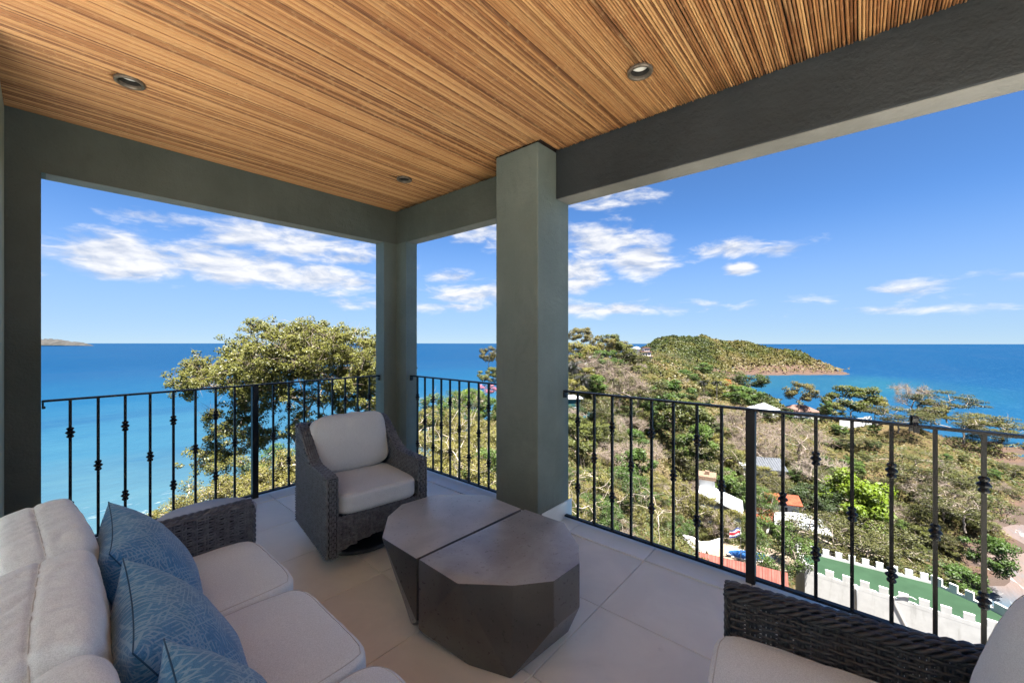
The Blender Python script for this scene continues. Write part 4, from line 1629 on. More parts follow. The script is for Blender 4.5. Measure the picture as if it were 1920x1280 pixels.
def build_terrain():
    na, nr = 360, 260
    ang = np.linspace(math.atan((-620 - 960) / FPX), math.atan((2500 - 960) / FPX), na)
    rr = np.exp(np.linspace(math.log(3.2), math.log(1000.0), nr))
    AN, RR = np.meshgrid(ang, rr)
    lat, d = RR * np.sin(AN), RR * np.cos(AN)
    z = terrain_z(lat, d)
    X = FX * d + RX * lat
    Y = FY * d + RY * lat
    v = np.stack([X.ravel(), Y.ravel(), z.ravel()], -1)
    i, j = np.meshgrid(np.arange(nr - 1), np.arange(na - 1), indexing='ij')
    a = (i * na + j).ravel()
    f = np.stack([a, a + na, a + na + 1, a + 1], -1)
    keep = (v[f].max(1)[:, 2] > SEA_Z - 6)
    f = f[keep]
    me = bpy.data.meshes.new('terrain')
    me.from_pydata(v.tolist(), [], f.tolist())
    me.materials.append(MAT['dry_ground'])
    me.polygons.foreach_set('use_smooth', [True] * len(me.polygons))
    me.update()
    tag(put('terrain', me), 'dry grassy hillside falling to the bay', 'hillside', kind='structure')
    # sea: one sheet out to where the horizon shows
    m = MB()
    q = [cw(-9000, -600), cw(9000, -600), cw(9000, 3200), cw(2800, 3450), cw(-900, 4000), cw(-9000, 4000)]
    m.add([(p.x, p.y, SEA_Z) for p in q], [(0, 1, 2, 3, 4, 5)])
    tag(m.obj('sea', MAT['sea_water']), 'blue sea reaching to the horizon, turquoise near the shore', 'sea', kind='structure')
    # far dry headland across the water
    m = MB()
    D0 = 2600.0
    n = 70
    rows = []
    rnd = random.Random(3)
    k = D0 / FPX
    for j in range(9):
        fr = j / 8
        row = []
        for i in range(n):
            px = -60 + (176 + 60) * i / (n - 1)
            hgt = max(0.0, min(1.0, (174 - px) / 95.0)) ** .62
            hgt *= 14.5 * k * (1 + .10 * math.sin(px * .13) + .08 * fbm(Vector((px * .07, 3, 0)), 4))
            prof = math.sin(math.pi * (.02 + .96 * fr)) ** .8
            h = hgt * prof * (1 + .22 * fbm(Vector((px * .16, fr * 5, 1)), 4))
            dq = D0 + (fr - .1) * 260 + 14 * fbm(Vector((px * .1, fr * 2, 7)), 3)
            p = cw((px - 960) / FPX * dq, dq, SEA_Z - .6 + h)
            row.append(p)
        rows.append(row)
    vs = [p for r in rows for p in r]
    fs = [(j * n + i, j * n + i + 1, (j + 1) * n + i + 1, (j + 1) * n + i) for j in range(8) for i in range(n - 1)]
    m.add(vs, fs)
    plain('far_rock', (.030, .029, .027), .95, .45, .022)
    tag(m.obj('far_headland', MAT['far_rock'], None, True), 'low dry headland on the horizon beside the wall pillar', 'headland', kind='structure')


build_terrain()


# ------------------------------------------------------------------ buildings
def frame_at(lat, d, z, rz_deg):
    """origin at a place ahead of the house; local x runs to the right of the view, turned by rz_deg"""
    p = cw(lat, d, z)
    return p, math.atan2(RY, RX) + math.radians(rz_deg)


def windows(e, specs, frame_mat='white_wall'):
    for (x, y, z, w, h, face) in specs:       # face: 'f' front (-y), 'l' left (-x), 'r' right
        m = MB(); g = MB()
        t = .05
        if face == 'f':
            m.box(x - w / 2 - .08, x + w / 2 + .08, y - t, y + .02, z - .08, z + h + .08)
            g.box(x - w / 2, x + w / 2, y - t - .02, y - t + .012, z, z + h)
        else:
            s = -1 if face == 'l' else 1
            m.box(min(x, x + s * t), max(x, x + s * t), y - w / 2 - .08, y + w / 2 + .08, z - .08, z + h + .08)
            g.box(min(x + s * (t - .012), x + s * (t + .02)), max(x + s * (t - .012), x + s * (t + .02)), y - w / 2, y + w / 2, z, z + h)
        f = m.obj('window', MAT[frame_mat], e)
        g.obj('pane', MAT['dark_pane'], f)


def roof_part(e, kind, x0, x1, y0, y1, z, rise, mat, over=.4):
    m = MB()
    X0, X1, Y0, Y1 = x0 - over, x1 + over, y0 - over, y1 + over
    cy = (Y0 + Y1) / 2
    t = .16
    if kind == 'hip':
        ins = min((Y1 - Y0) / 2, (X1 - X0) / 2 * .9)
        top = [(X0 + ins, cy), (X1 - ins, cy)]
        vs = [(X0, Y0, z), (X1, Y0, z), (X1, Y1, z), (X0, Y1, z), (top[0][0], cy, z + rise), (top[1][0], cy, z + rise),
              (X0, Y0, z - t), (X1, Y0, z - t), (X1, Y1, z - t), (X0, Y1, z - t)]
        fs = [(0, 1, 5, 4), (2, 3, 4, 5), (1, 2, 5), (3, 0, 4), (9, 8, 7, 6), (0, 6, 7, 1), (1, 7, 8, 2), (2, 8, 9, 3), (3, 9, 6, 0)]
    elif kind == 'gable':
        vs = [(X0, Y0, z), (X1, Y0, z), (X1, Y1, z), (X0, Y1, z), (X0, cy, z + rise), (X1, cy, z + rise),
              (X0, Y0, z - t), (X1, Y0, z - t), (X1, Y1, z - t), (X0, Y1, z - t)]
        fs = [(0, 1, 5, 4), (2, 3, 4, 5), (1, 2, 5), (3, 0, 4), (9, 8, 7, 6), (0, 6, 7, 1), (1, 7, 8, 2), (2, 8, 9, 3), (3, 9, 6, 0)]
    elif kind == 'shed':       # falls towards the front
        vs = [(X0, Y0, z), (X1, Y0, z), (X1, Y1, z + rise), (X0, Y1, z + rise), (X0, Y0, z - t), (X1, Y0, z - t), (X1, Y1, z + rise - t), (X0, Y1, z + rise - t)]
        fs = [(0, 1, 2, 3), (7, 6, 5, 4), (0, 4, 5, 1), (1, 5, 6, 2), (2, 6, 7, 3), (3, 7, 4, 0)]
    elif kind == 'shedx':      # falls to the right
        vs = [(X0, Y0, z + rise), (X1, Y0, z), (X1, Y1, z), (X0, Y1, z + rise), (X0, Y0, z + rise - t), (X1, Y0, z - t), (X1, Y1, z - t), (X0, Y1, z + rise - t)]
        fs = [(0, 1, 2, 3), (7, 6, 5, 4), (0, 4, 5, 1), (1, 5, 6, 2), (2, 6, 7, 3), (3, 7, 4, 0)]
    else:                      # flat with an edge
        m.box(X0, X1, Y0, Y1, z, z + .22)
        return m.obj('roof', MAT[mat], e)
    m.add(vs, fs)
    return m.obj('roof', MAT[mat], e)


def wall_part(e, x0, x1, y0, y1, z0, z1, mat='white_wall', name='wall'):
    m = MB(); m.box(x0, x1, y0, y1, z0, z1)
    return m.obj(name, MAT[mat], e)


def seam_ribs(e, roof, p00, p10, p01, p11, n, mat, r=.035):
    """standing seams of a metal roof from eave edge p00-p10 to ridge edge p01-p11"""
    for i in range(n):
        f = (i + .5) / n
        a = Vector(p00).lerp(Vector(p10), f); b = Vector(p01).lerp(Vector(p11), f)
        m = MB(); m.tube([a, b], r, 4)
        m.obj('roof_seam', MAT[mat], roof)


def build_castle():
    e = empty('castle_house', cw(42, 44, -37))
    tag(e, 'white battlemented castle-like building with green flat roof below the railing', 'building')

    def L(p, z): return (p[0] - 42, p[1] - 44, z + 37)
    e.rotation_euler = (0, 0, math.atan2(RY, RX))
    NL, NR = (34.3, 47.5), (46.6, 36.3)
    FL, FM, FR, FE = (36.9, 52.8), (47.1, 45.5), (48.7, 40.8), (48.9, 37.9)
    poly = [NL, NR, FE, FR, FM, FL]
    m = MB(); m.prism([(p[0] - 42, p[1] - 44) for p in poly], -3.0, 37 - 26.0)
    m.obj('wall', MAT['white_wall'], e)
    m = MB()
    cx, cy = sum(p[0] for p in poly) / 6, sum(p[1] for p in poly) / 6
    m.prism([(p[0] + (cx - p[0]) * .02 - 42, p[1] + (cy - p[1]) * .02 - 44) for p in poly], 37 - 25.998, 37 - 25.97)
    m.obj('roof', MAT['green_roof'], e)

    def parapet(a, b, zt, zm, n, fill, w=.26, first=True):
        A, B = Vector((a[0] - 42, a[1] - 44, 0)), Vector((b[0] - 42, b[1] - 44, 0))
        t = (B - A).normalized(); nn = Vector((-t.y, t.x, 0)) * (w / 2)
        cc = Vector((42.2 - 42, 43.6 - 44, 0))
        sg = 1 if (cc - A).dot(nn) > 0 else -1
        A = A + nn * sg * .975; B = B + nn * sg * .975
        Ln = (B - A).length
        q = MB()
        lo = [A - nn, B - nn, B + nn, A + nn]
        q.add([(p.x, p.y, 37 - 25.99) for p in lo] + [(p.x, p.y, 37 + zt) for p in lo],
              [(3, 2, 1, 0), (4, 5, 6, 7), (0, 1, 5, 4), (1, 2, 6, 5), (2, 3, 7, 6), (3, 0, 4, 7)])
        par = q.obj('parapet', MAT['white_wall'], e)
        st = Ln / n
        for i in range(n):
            s0, s1 = st * i + st * (1 - fill) / 2, st * (i + 1) - st * (1 - fill) / 2
            if i == 0: s0 = .0
            c = [A + t * s0 - nn * .97, A + t * s1 - nn * .97, A + t * s1 + nn * .97, A + t * s0 + nn * .97]
            q = MB()
            q.add([(p.x, p.y, 37 + zt - .01) for p in c] + [(p.x, p.y, 37 + zm) for p in c],
                  [(3, 2, 1, 0), (4, 5, 6, 7), (0, 1, 5, 4), (1, 2, 6, 5), (2, 3, 7, 6), (3, 0, 4, 7)])
            q.obj('merlon', MAT['white_wall'], par)
    parapet(NL, NR, -25.60, -24.92, 11, .50)
    parapet(FL, FM, -25.72, -25.02, 10, .52)
    parapet(FM, FR, -25.72, -25.02, 4, .52)
    parapet(FR, FE, -25.72, -25.02, 2, .52)
    parapet(NL, FL, -25.60, -24.9, 4, .5)
    # short water pipe and a cable hooked over one merlon of the near wall
    t = Vector((NR[0] - NL[0], NR[1] - NL[1], 0)).normalized()
    nn = Vector((-t.y, t.x, 0)) * -1
    if nn.y > 0: nn = -nn
    p = cw(*(Vector((NL[0], NL[1], 0)) + t * 4.6 + nn * .09).to_2d(), z=0)
    m = MB(); m.tube([(0, 0, -29.2), (0, 0, -26.0), (0, 0, -25.86)], [.075, .075, .11], 10)
    o = m.obj('drain_pipe', MAT['white_roof'], None, True, (p.x, p.y, 0))
    tag(o, 'short white pipe standing against the near castle wall', 'pipe')
    p = cw(*(Vector((NL[0], NL[1], 0)) + t * 8.35 + nn * .06).to_2d(), z=0)
    tw = Vector((FX * t.y + RX * t.x, FY * t.y + RY * t.x, 0))
    pts = [(.9, -25.1), (.6, -24.98), (.1, -25.02), (-.5, -25.3), (-.75, -25.7), (-.6, -26.3), (-.2, -27.2), (.1, -27.9), (.22, -28.5), (.25, -29.0)]
    m = MB(); m.tube([tw * a + Vector((0, 0, z)) for a, z in pts], .035, 6)
    o = m.obj('cable', MAT['pole_metal'], None, True, (p.x, p.y, 0))
    tag(o, 'loose pale cable hanging down the near castle wall', 'cable')


build_castle()


def build_houses():
    # long low building with red metal roof beside the castle
    a, b = Vector((12.0, 53.3)), Vector((29.5, 43.4))
    u = (b - a).normalized(); Ln = (b - a).length
    ang = math.atan2(u.y, u.x)
    p, rz = cw(a.x, a.y, -23.6), math.atan2(RY, RX) + ang
    e = empty('long_house', p, rz)
    tag(e, 'long low building with salmon red metal roof just under the terrace edge', 'building')
    m = MB()
    vs = [(0, 0, 0), (Ln, 0, 0), (Ln, -1.25, -1.02), (0, -1.25, -1.02), (0, 1.25, -1.02), (Ln, 1.25, -1.02)]
    m.add(vs, [(3, 2, 1, 0), (0, 1, 5, 4), (2, 5, 1), (0, 4, 3), (3, 4, 5, 2)])
    r = m.obj('roof', MAT['red_metal_roof'], e)
    seam_ribs(e, r, (0, -1.25, -1.0), (Ln, -1.25, -1.0), (0, 0, .02), (Ln, 0, .02), 48, 'red_metal_roof', .03)
    wall_part(e, .1, Ln - .1, -1.05, 1.1, -6, -1.03)
    wall_part(e, .05, Ln - .05, -1.6, -1.4, -2.1, -1.75, name='parapet')
    for i in range(26):
        x = .6 + i * .9
        if x > Ln - .5: break
        m = MB()
        pr = [(-.28, 0), (.28, 0), (.28, .30)] + [(.28 * math.cos(t), .30 + .24 * math.sin(t)) for t in np.linspace(.2, math.pi - .2, 6)] + [(-.28, .30)]
        M = Matrix(((1, 0, 0, x), (0, 0, -1, -1.04), (0, 1, 0, -1.85), (0, 0, 0, 1)))
        m.prism(pr, 0, .06, M)
        m.obj('arch_panel', MAT['red_metal_roof'], e)
    # white house with brown-capped tower, half hidden by trees
    p, rz = frame_at(31.4, 61.0, -26.5, -28)
    e = empty('white_house', p, rz)
    tag(e, 'white house with sloping white roof and brown-capped chimney tower among trees', 'house')
    wall_part(e, -2.6, 2.6, -2.4, 2.4, -2, 3.3)
    roof_part(e, 'shedx', -2.6, 2.6, -2.4, 2.4, 3.2, 2.0, 'white_roof', .3)
    t = wall_part(e, -3.0, -.9, .6, 2.9, -1, 6.2, name='tower')
    m = MB(); m.box(-3.25, -.65, .35, 3.15, 6.2, 6.75)
    m.obj('tower_cap', MAT['thatch_brown'], t)
    m = MB(); m.box(-2.2, -1.6, 1.4, 2.0, 6.75, 7.3)
    m.obj('chimney', MAT['thatch_brown'], t)
    windows(e, [(-1.1, -2.4, .6, .9, 1.2, 'f'), (1.1, -2.4, .6, .9, 1.2, 'f'), (-.9, 1.7, 5.0, .7, .7, 'r')])
    # red tiled house and white metal roof
    p, rz = frame_at(53.2, 80.5, -34.5, -18)
    e = empty('tiled_house', p, rz)
    tag(e, 'white house with orange-red tiled roof left of the bright lime tree', 'house')
    wall_part(e, -2.3, 2.7, -1.8, 2.4, -2, 4.0)
    roof_part(e, 'gable', -2.3, 2.7, -1.8, 2.4, 4.0, 1.1, 'tile_roof', .5)
    windows(e, [(.2, -1.8, 1.6, 1.1, 1.7, 'f'), (-1.4, -1.8, 1.9, .7, .9, 'f'), (1.8, -1.8, 1.9, .7, .9, 'f')])
    p, rz = frame_at(48.3, 77.2, -34.5, 24)
    e = empty('red_roof_house', p, rz)
    tag(e, 'low house with dull red hipped roof between the tiled house and the railing post', 'house')
    wall_part(e, -2.8, 2.4, -2.0, 2.0, -2, 2.7)
    roof_part(e, 'hip', -2.8, 2.4, -2.0, 2.0, 2.7, 1.2, 'tile_roof', .5)
    windows(e, [(-1.2, -2.0, .8, 1.0, 1.1, 'f'), (.9, -2.0, .8, 1.0, 1.1, 'f')])
    p, rz = frame_at(50.2, 71.0, -34.5, -32)
    e = empty('metal_roof_house', p, rz)
    tag(e, 'house with large plain white metal roof in front of the red roofs', 'house')
    wall_part(e, -3.0, 4.0, -2.2, 2.4, -3, 3.7)
    r = roof_part(e, 'hip', -3.0, 4.0, -2.2, 2.4, 3.7, 1.7, 'white_roof', .6)
    windows(e, [(-1.5, -2.2, 1.0, 1.2, 1.2, 'f'), (1.2, -2.2, 1.0, 1.2, 1.2, 'f')])
    # grey roofed house
    p, rz = frame_at(60.5, 97.0, -32.5, -16)
    e = empty('grey_roof_house', p, rz)
    tag(e, 'long white house with weathered grey metal roof behind bare branches', 'house')
    wall_part(e, -5.0, 3.6, -2.0, 2.6, -2, 3.2)
    r = roof_part(e, 'shed', -2.0, 3.6, -2.0, 2.6, 3.35, 1.5, 'grey_roof', .5)
    seam_ribs(e, r, (-2.4, -2.45, 3.38), (4.0, -2.45, 3.38), (-2.4, 3.0, 4.89), (4.0, 3.0, 4.89), 12, 'grey_roof', .05)
    wall_part(e, -5.2, -2.45, -2.2, 2.8, 3.2, 3.5, 'white_roof', 'flat_roof')
    windows(e, [(-3.9, -2.0, 1.2, .9, .9, 'f'), (-2.3, -2.0, 1.2, .9, .9, 'f'), (-.6, -2.0, 1.2, .9, .9, 'f'), (1.8, -2.0, .2, 2.2, 2.2, 'f')])
    # farther houses
    def simple(name, lab, lat, d, z, rz_, w, l, h, kind, rise, rmat, win=3, wmat='white_wall', over=.5):
        p, rz = frame_at(lat, d, z, rz_)
        e = empty(name, p, rz)
        tag(e, lab, 'house')
        wall_part(e, -w / 2, w / 2, -l / 2, l / 2, -3, h, wmat)
        roof_part(e, kind, -w / 2, w / 2, -l / 2, l / 2, h + .01, rise, rmat, over)
        windows(e, [(-w / 2 + w * (i + .5) / win, -l / 2, h * .35, w / win * .5, h * .42, 'f') for i in range(win)])
        return e
    simple('white_roof_house', 'white house with pale hipped roof on the slope before the bay', 106, 171, -31.5, 8, 8.0, 7.0, 3.6, 'hip', 2.2, 'white_roof', 3)
    simple('pink_roof_house', 'wide house with dusty pink roof beside the small round tree above the railing', 133, 188, -35, -10, 13, 8, 3.4, 'hip', 2.5, 'pink_roof', 4)
    simple('flat_roof_house', 'low white flat-roofed house below the hilltop villa', 106, 300, -21, 6, 11, 7, 3.2, 'flat', 0, 'white_roof', 4)
    simple('orange_roof_house', 'small house with bright orange roof in the valley trees', 96, 262, -22.0, -10, 7, 5, 2.6, 'gable', 1.6, 'tile_roof', 2)
    simple('coral_roof_house', 'small house with coral red roof under the hilltop villa', 104, 322, -19.6, 10, 9, 5, 2.2, 'gable', 1.4, 'pink_roof', 2)
    e = simple('white_villa', 'tall white modern house behind palms beside the square column', 20.5, 126, -9.5, 12, 8.0, 6, 5.2, 'flat', 0, 'white_roof', 3)
    windows(e, [(-2.4, -3, 3.2, 1.5, 1.5, 'f'), (0, -3, 3.2, 1.5, 1.5, 'f'), (2.4, -3, 3.2, 1.5, 1.5, 'f')])
    # hilltop villa: stacked white blocks with brown roofs and a round tower
    p, rz = frame_at(112, 352, -20.0, 4)
    e = empty('hilltop_villa', p, rz)
    tag(e, 'large stacked white villa with brown roofs and round tower below the wooded headland', 'villa')
    for (x0, x1, y0, y1, z0, z1, rm) in ((-14, 6, -5, 5, -4, 2.2, None), (-1, 8.5, -4, 6, 2.2, 6.2, 'brown_wood'), (0, 8, -2, 6, 6.2, 10.2, 'brown_wood'), (3, 7.6, 0, 6, 10.2, 13.6, 'brown_wood')):
        wall_part(e, x0, x1, y0, y1, z0, z1)
        if rm:
            m = MB(); m.box(x0 - .7, x1 + .7, y0 - .8, y1 + .5, z1 - .25, z1 + .35)
            m.obj('roof', MAT[rm], e)
    m = MB(); m.lathe([(3.2, 6.0), (3.2, 12.2), (3.5, 12.4), (3.0, 13.4), (1.6, 14.2), (.1, 14.5)], 20, (-3.0, 3, 0))
    m.obj('round_tower', MAT['white_wall'], e, True)
    wall_part(e, -16, -9, 2, 8, 2, 12.0, name='rear_block')
    windows(e, [(-3.3 + i * 2.3, -5.0, .2, 1.3, 1.5, 'f') for i in range(4)] + [(1.0 + i * 2.2, -4.0, 3.1, 1.4, 1.8, 'f') for i in range(4)] +
            [(1.5 + i * 2.4, -2.0, 7.2, 1.4, 1.7, 'f') for i in range(3)] + [(4.3, 0, 11.0, 1.0, 1.4, 'f'), (6.2, 0, 11.0, 1.0, 1.4, 'f')])
    # stepped white boundary wall on the grassy point
    e = empty('boundary_wall', cw(132, 160, -36), math.atan2(RY, RX))
    tag(e, 'stepped white boundary wall on the grassy point above the railing', 'wall')
    pts = [((px - 960) / FPX * d_, d_, EYE - (py + 8 - 635) / FPX * d_) for px, py, d_ in ((1574, 783, 162), (1590, 783, 162), (1605, 781, 163), (1620, 779, 164), (1634, 776, 165))]
    for q0, q1 in zip(pts, pts[1:]):
        if q0 is None or q1 is None: continue
        m = MB()
        h = .85
        z0 = max(q0[2], q1[2])
        a = Vector((q0[0] - 132, q0[1] - 160, 0)); b = Vector((q1[0] - 132, q1[1] - 160, 0))
        n = Vector((b.y - a.y, a.x - b.x, 0)).normalized() * .12
        c = [a - n, b - n, b + n, a + n]
        m.add([(p.x, p.y, z0 + 36 - 2.5) for p in c] + [(p.x, p.y, z0 + 36 + h) for p in c],
              [(3, 2, 1, 0), (4, 5, 6, 7), (0, 1, 5, 4), (1, 2, 6, 5), (2, 3, 7, 6), (3, 0, 4, 7)])
        m.obj('wall_section', MAT['white_wall'], e)
    # teal screen and teal house wall
    q = hit(1100, 790)
    p = cw(*q[:2], z=q[2])
    e = empty('shade_screen', p, math.atan2(RY, RX) + .35)
    tag(e, 'taut dark teal fabric screen among shrubs behind the first balusters', 'screen')
    s = q[1] / FPX
    m = MB()
    n = 12
    vs = []
    for i in range(n + 1):
        x = (-17 + 34 * i / n) * s
        vs += [(x, .12 * math.sin(i * 1.3), -.2 + 4 * s * (1 - i / n)), (x, .12 * math.sin(i * 1.3 + .6), (13 + 5 * i / n) * s)]
    m.add(vs, [(2 * i, 2 * i + 2, 2 * i + 3, 2 * i + 1) for i in range(n)])
    o = m.obj('fabric', MAT['teal_cloth'], e, True)
    sd = o.modifiers.new('thickness', 'SOLIDIFY'); sd.thickness = .02
    for x in (-17, 0, 17):
        m = MB(); m.tube([(x * s, .05, -1), (x * s, .05, 18 * s)], .04, 6)
        m.obj('post', MAT['pole_metal'], e)
    p, rz = frame_at(10.9, 78, -13.5, 5)
    e = empty('teal_house', p, rz)
    tag(e, 'low house with teal painted wall behind the palm trunks beside the column', 'house')
    wall_part(e, -3.4, 1.9, -2, 2, -3, 3.6, 'teal_cloth')
    roof_part(e, 'flat', -3.4, 1.9, -2, 2, 3.61, 0, 'white_roof', .3)
    windows(e, [(.6, -2, .8, 1.0, 1.2, 'f'), (-1.6, -2, .8, 1.0, 1.2, 'f')])


build_houses()


def build_pool_yard():
    # pool deck, pool, lawn, flagpole, retaining wall
    c = Vector((29.6, 50.6))

    def blob(rx, ry, ph, wob, n=40):
        return [(rx * math.cos(t) * (1 + wob * math.sin(2 * t + ph)), ry * math.sin(t) * (1 + wob * math.sin(2 * t + ph))) for t in np.linspace(0, 2 * math.pi, n, endpoint=False)]
    p = cw(c.x, c.y, -25.72)
    rz = math.atan2(RY, RX) - .35
    m = MB(); m.prism(blob(4.6, 3.4, .5, .1), -.3, .10)
    d = m.obj('pool_terrace', MAT['pool_deck'], None, False, p, (0, 0, rz))
    tag(d, 'sandy paved terrace round the small pool', 'terrace', kind='structure')
    e = empty('swimming_pool', (p.x, p.y, p.z + .10), rz)
    tag(e, 'small kidney-shaped blue swimming pool seen past the railing post', 'swimming pool')
    m = MB(); m.prism(blob(2.35, 1.55, 1.2, .14), -.05, .055)
    m.obj('rim', MAT['white_wall'], e, bevel=.02)
    m = MB(); m.prism(blob(2.1, 1.32, 1.2, .14), .02, .060)
    m.obj('water', MAT['pool_water'], e)
    q = cw(26.0, 48.4, -25.70)
    m = MB(); m.prism(blob(2.4, 1.3, .4, .15), -.4, .16)
    o = m.obj('lawn', MAT['lawn'], None, False, q, (0, 0, rz))
    tag(o, 'small patch of mown lawn beside the pool', 'lawn', kind='structure')
    # flagpole and flag
    f = hit(1390, 1050) or (28, 50, -25.6)
    fl, fd = (1389 - 960) / FPX * 49.4, 49.4
    base = cw(fl, fd, -25.62)
    m = MB(); m.tube([(0, 0, 0), (0, 0, 4.05)], [.035, .022], 8)
    m.tube([(0, 0, 4.05), (0, 0, 4.12)], [.05, .02], 8)
    o = m.obj('flagpole', MAT['pole_metal'], None, True, base)
    tag(o, 'slim metal flagpole on the lawn by the pool', 'flagpole')
    e = empty('flag', (base.x, base.y, base.z + 3.95), math.atan2(RY, RX))
    tag(e, 'waving blue, white and red striped flag on the slim pole', 'flag')
    W, H = 1.28, .98
    bands = [('flag_blue', 0, 1 / 6), ('flag_white', 1 / 6, 2 / 6), ('flag_red', 2 / 6, 4 / 6), ('flag_white', 4 / 6, 5 / 6), ('flag_blue', 5 / 6, 1)]
    for (mt, a, b) in bands:
        m = MB()
        n = 16
        vs = []
        for i in range(n + 1):
            s = i / n
            for v in (a, b):
                vs.append((-.04 - W * s, .10 * math.sin(s * 7 + v * 1.5), -H * v - .22 * s * s + .05 * math.sin(s * 6)))
        m.add(vs, [(2 * i, 2 * i + 1, 2 * i + 3, 2 * i + 2) for i in range(n)])
        o = m.obj('stripe', MAT[mt], e, True)
    # white retaining wall with uneven top
    e = empty('retaining_wall', cw(20, 55, -25), math.atan2(RY, RX))
    tag(e, 'rough white retaining wall with uneven top above bare soil', 'wall')
    px = [(1228, 1003), (1255, 1003), (1283, 1002), (1300, 1007), (1314, 1016), (1330, 1015), (1350, 1009)]
    tops = [cw2 for cw2 in px]
    P = []
    for i, (x, y) in enumerate(px):
        d = 54.5 - .35 * i
        P.append(((x - 960) / FPX * d, d, EYE - (y - 635) / FPX * d))
    for a, b in zip(P, P[1:]):
        m = MB()
        va = Vector((a[0] - 20, a[1] - 55, 0)); vb = Vector((b[0] - 20, b[1] - 55, 0))
        n = Vector((vb.y - va.y, va.x - vb.x, 0)).normalized() * .16
        lo = [va - n, vb - n, vb + n, va + n]
        zt = [a[2] + 25, b[2] + 25, b[2] + 25, a[2] + 25]
        m.add([(p.x, p.y, z - 3.0) for p, z in zip(lo, zt)] + [(p.x, p.y, z) for p, z in zip(lo, zt)],
              [(3, 2, 1, 0), (4, 5, 6, 7), (0, 1, 5, 4), (1, 2, 6, 5), (2, 3, 7, 6), (3, 0, 4, 7)])
        m.obj('wall_section', MAT['white_wall'], e)


build_pool_yard()

# ------------------------------------------------------------------ foliage materials
def leaf_mat(name, ramp, transl=.30, rough=.55, attr=None, nscale=.9):
    m = bpy.data.materials.new(name)
    m.use_nodes = True
    MAT[name] = m
    k = NT(m.node_tree)
    if attr:
        r = k.node('ShaderNodeAttribute', attribute_name=attr).outputs['Fac']
    else:
        r = obj_rand(k)
    n = k.noise(world_co(k), nscale, 4, .65)
    f = k.m('ADD', k.m('MULTIPLY', r, .80 if attr else .62), k.m('MULTIPLY', k.sstep(n, .28, .72), .20 if attr else .38))
    c = k.ramp(f, ramp)
    n2 = k.noise(world_co(k), nscale * 9, 2, .6)
    c = k.mix(k.m('MULTIPLY', k.sstep(n2, .45, .75), .35), c, [min(1, x * 1.6) for x in ramp[-1][1]])
    d = k.node('ShaderNodeBsdfDiffuse'); k.put(d.inputs[0], c)
    sn = k.node('ShaderNodeAttribute', attribute_name='clump').outputs['Vector']
    vt = k.node('ShaderNodeVectorTransform', vector_type='NORMAL', convert_from='OBJECT', convert_to='WORLD')
    k.put(vt.inputs[0], sn)
    gn = k.node('ShaderNodeNewGeometry').outputs['Normal']
    sc = k.node('ShaderNodeVectorMath', operation='SCALE'); k.put(sc.inputs[0], gn); sc.inputs['Scale'].default_value = .25
    nrm = k.vm('NORMALIZE', k.vm('ADD', vt.outputs[0], sc.outputs[0]))
    k.put(d.inputs['Normal'], nrm)
    t = k.node('ShaderNodeBsdfTranslucent'); k.put(t.inputs[0], k.mix(.5, c, [x * 1.25 for x in ramp[len(ramp) // 2][1]]))
    g = k.node('ShaderNodeBsdfGlossy'); g.inputs['Roughness'].default_value = rough; k.put(g.inputs[0], (.5, .5, .5, 1))
    mx = k.node('ShaderNodeMixShader'); mx.inputs[0].default_value = transl
    k.t.links.new(d.outputs[0], mx.inputs[1]); k.t.links.new(t.outputs[0], mx.inputs[2])
    m2 = k.node('ShaderNodeMixShader'); m2.inputs[0].default_value = .045
    k.t.links.new(mx.outputs[0], m2.inputs[1]); k.t.links.new(g.outputs[0], m2.inputs[2])
    o = k.node('ShaderNodeOutputMaterial')
    k.t.links.new(m2.outputs[0], o.inputs[0])
    return m


leaf_mat('leaf_olive', [(0, (0.043, 0.058, 0.012)), (.5, (0.070, 0.080, 0.017)), (1, (0.101, 0.103, 0.026))])
leaf_mat('leaf_yellow', [(0, (0.078, 0.086, 0.017)), (.5, (0.114, 0.109, 0.024)), (1, (0.160, 0.136, 0.037))])
leaf_mat('leaf_green', [(0, (0.030, 0.062, 0.011)), (.5, (0.048, 0.086, 0.015)), (1, (0.077, 0.117, 0.021))])
leaf_mat('leaf_dark', [(0, (0.019, 0.035, 0.010)), (.5, (0.030, 0.048, 0.012)), (1, (0.048, 0.062, 0.016))])
leaf_mat('leaf_lime', [(0, (0.077, 0.127, 0.008)), (.5, (0.097, 0.150, 0.009)), (1, (0.116, 0.159, 0.014))])
leaf_mat('leaf_acacia', [(0, (0.042, 0.050, 0.013)), (.5, (0.062, 0.066, 0.018)), (1, (0.091, 0.084, 0.026))])
leaf_mat('leaf_rust', [(0, (.062, .062, .017)), (.5, (.092, .080, .022)), (1, (.125, .098, .030))])
leaf_mat('leaf_flame', [(0, (0.329, 0.078, 0.018)), (.5, (0.392, 0.109, 0.024)), (1, (0.430, 0.157, 0.036))])
leaf_mat('leaf_pink', [(0, (0.329, 0.070, 0.121)), (.5, (0.392, 0.109, 0.158)), (1, (0.392, 0.195, 0.181))])
leaf_mat('twig_dry', [(0, (0.096, 0.072, 0.058)), (.5, (0.141, 0.108, 0.089)), (1, (0.192, 0.161, 0.141))], .1)
leaf_mat('big_leaf', [(0, (0.065, 0.076, 0.017)), (.5, (0.121, 0.123, 0.029)), (1, (0.193, 0.170, 0.048))], .34, .45, None, 2.2)
leaf_mat('mixed_leaf', [(0, (0.016, 0.033, 0.010)), (.22, (0.034, 0.053, 0.013)), (.45, (0.070, 0.075, 0.018)), (.68, (0.106, 0.091, 0.032)), (1, (0.149, 0.109, 0.065))], .25, .55, 'tint', .5)
plain('bark_grey', (.24, .20, .165), .9, .3, 3, bump=.4, bscale=20)
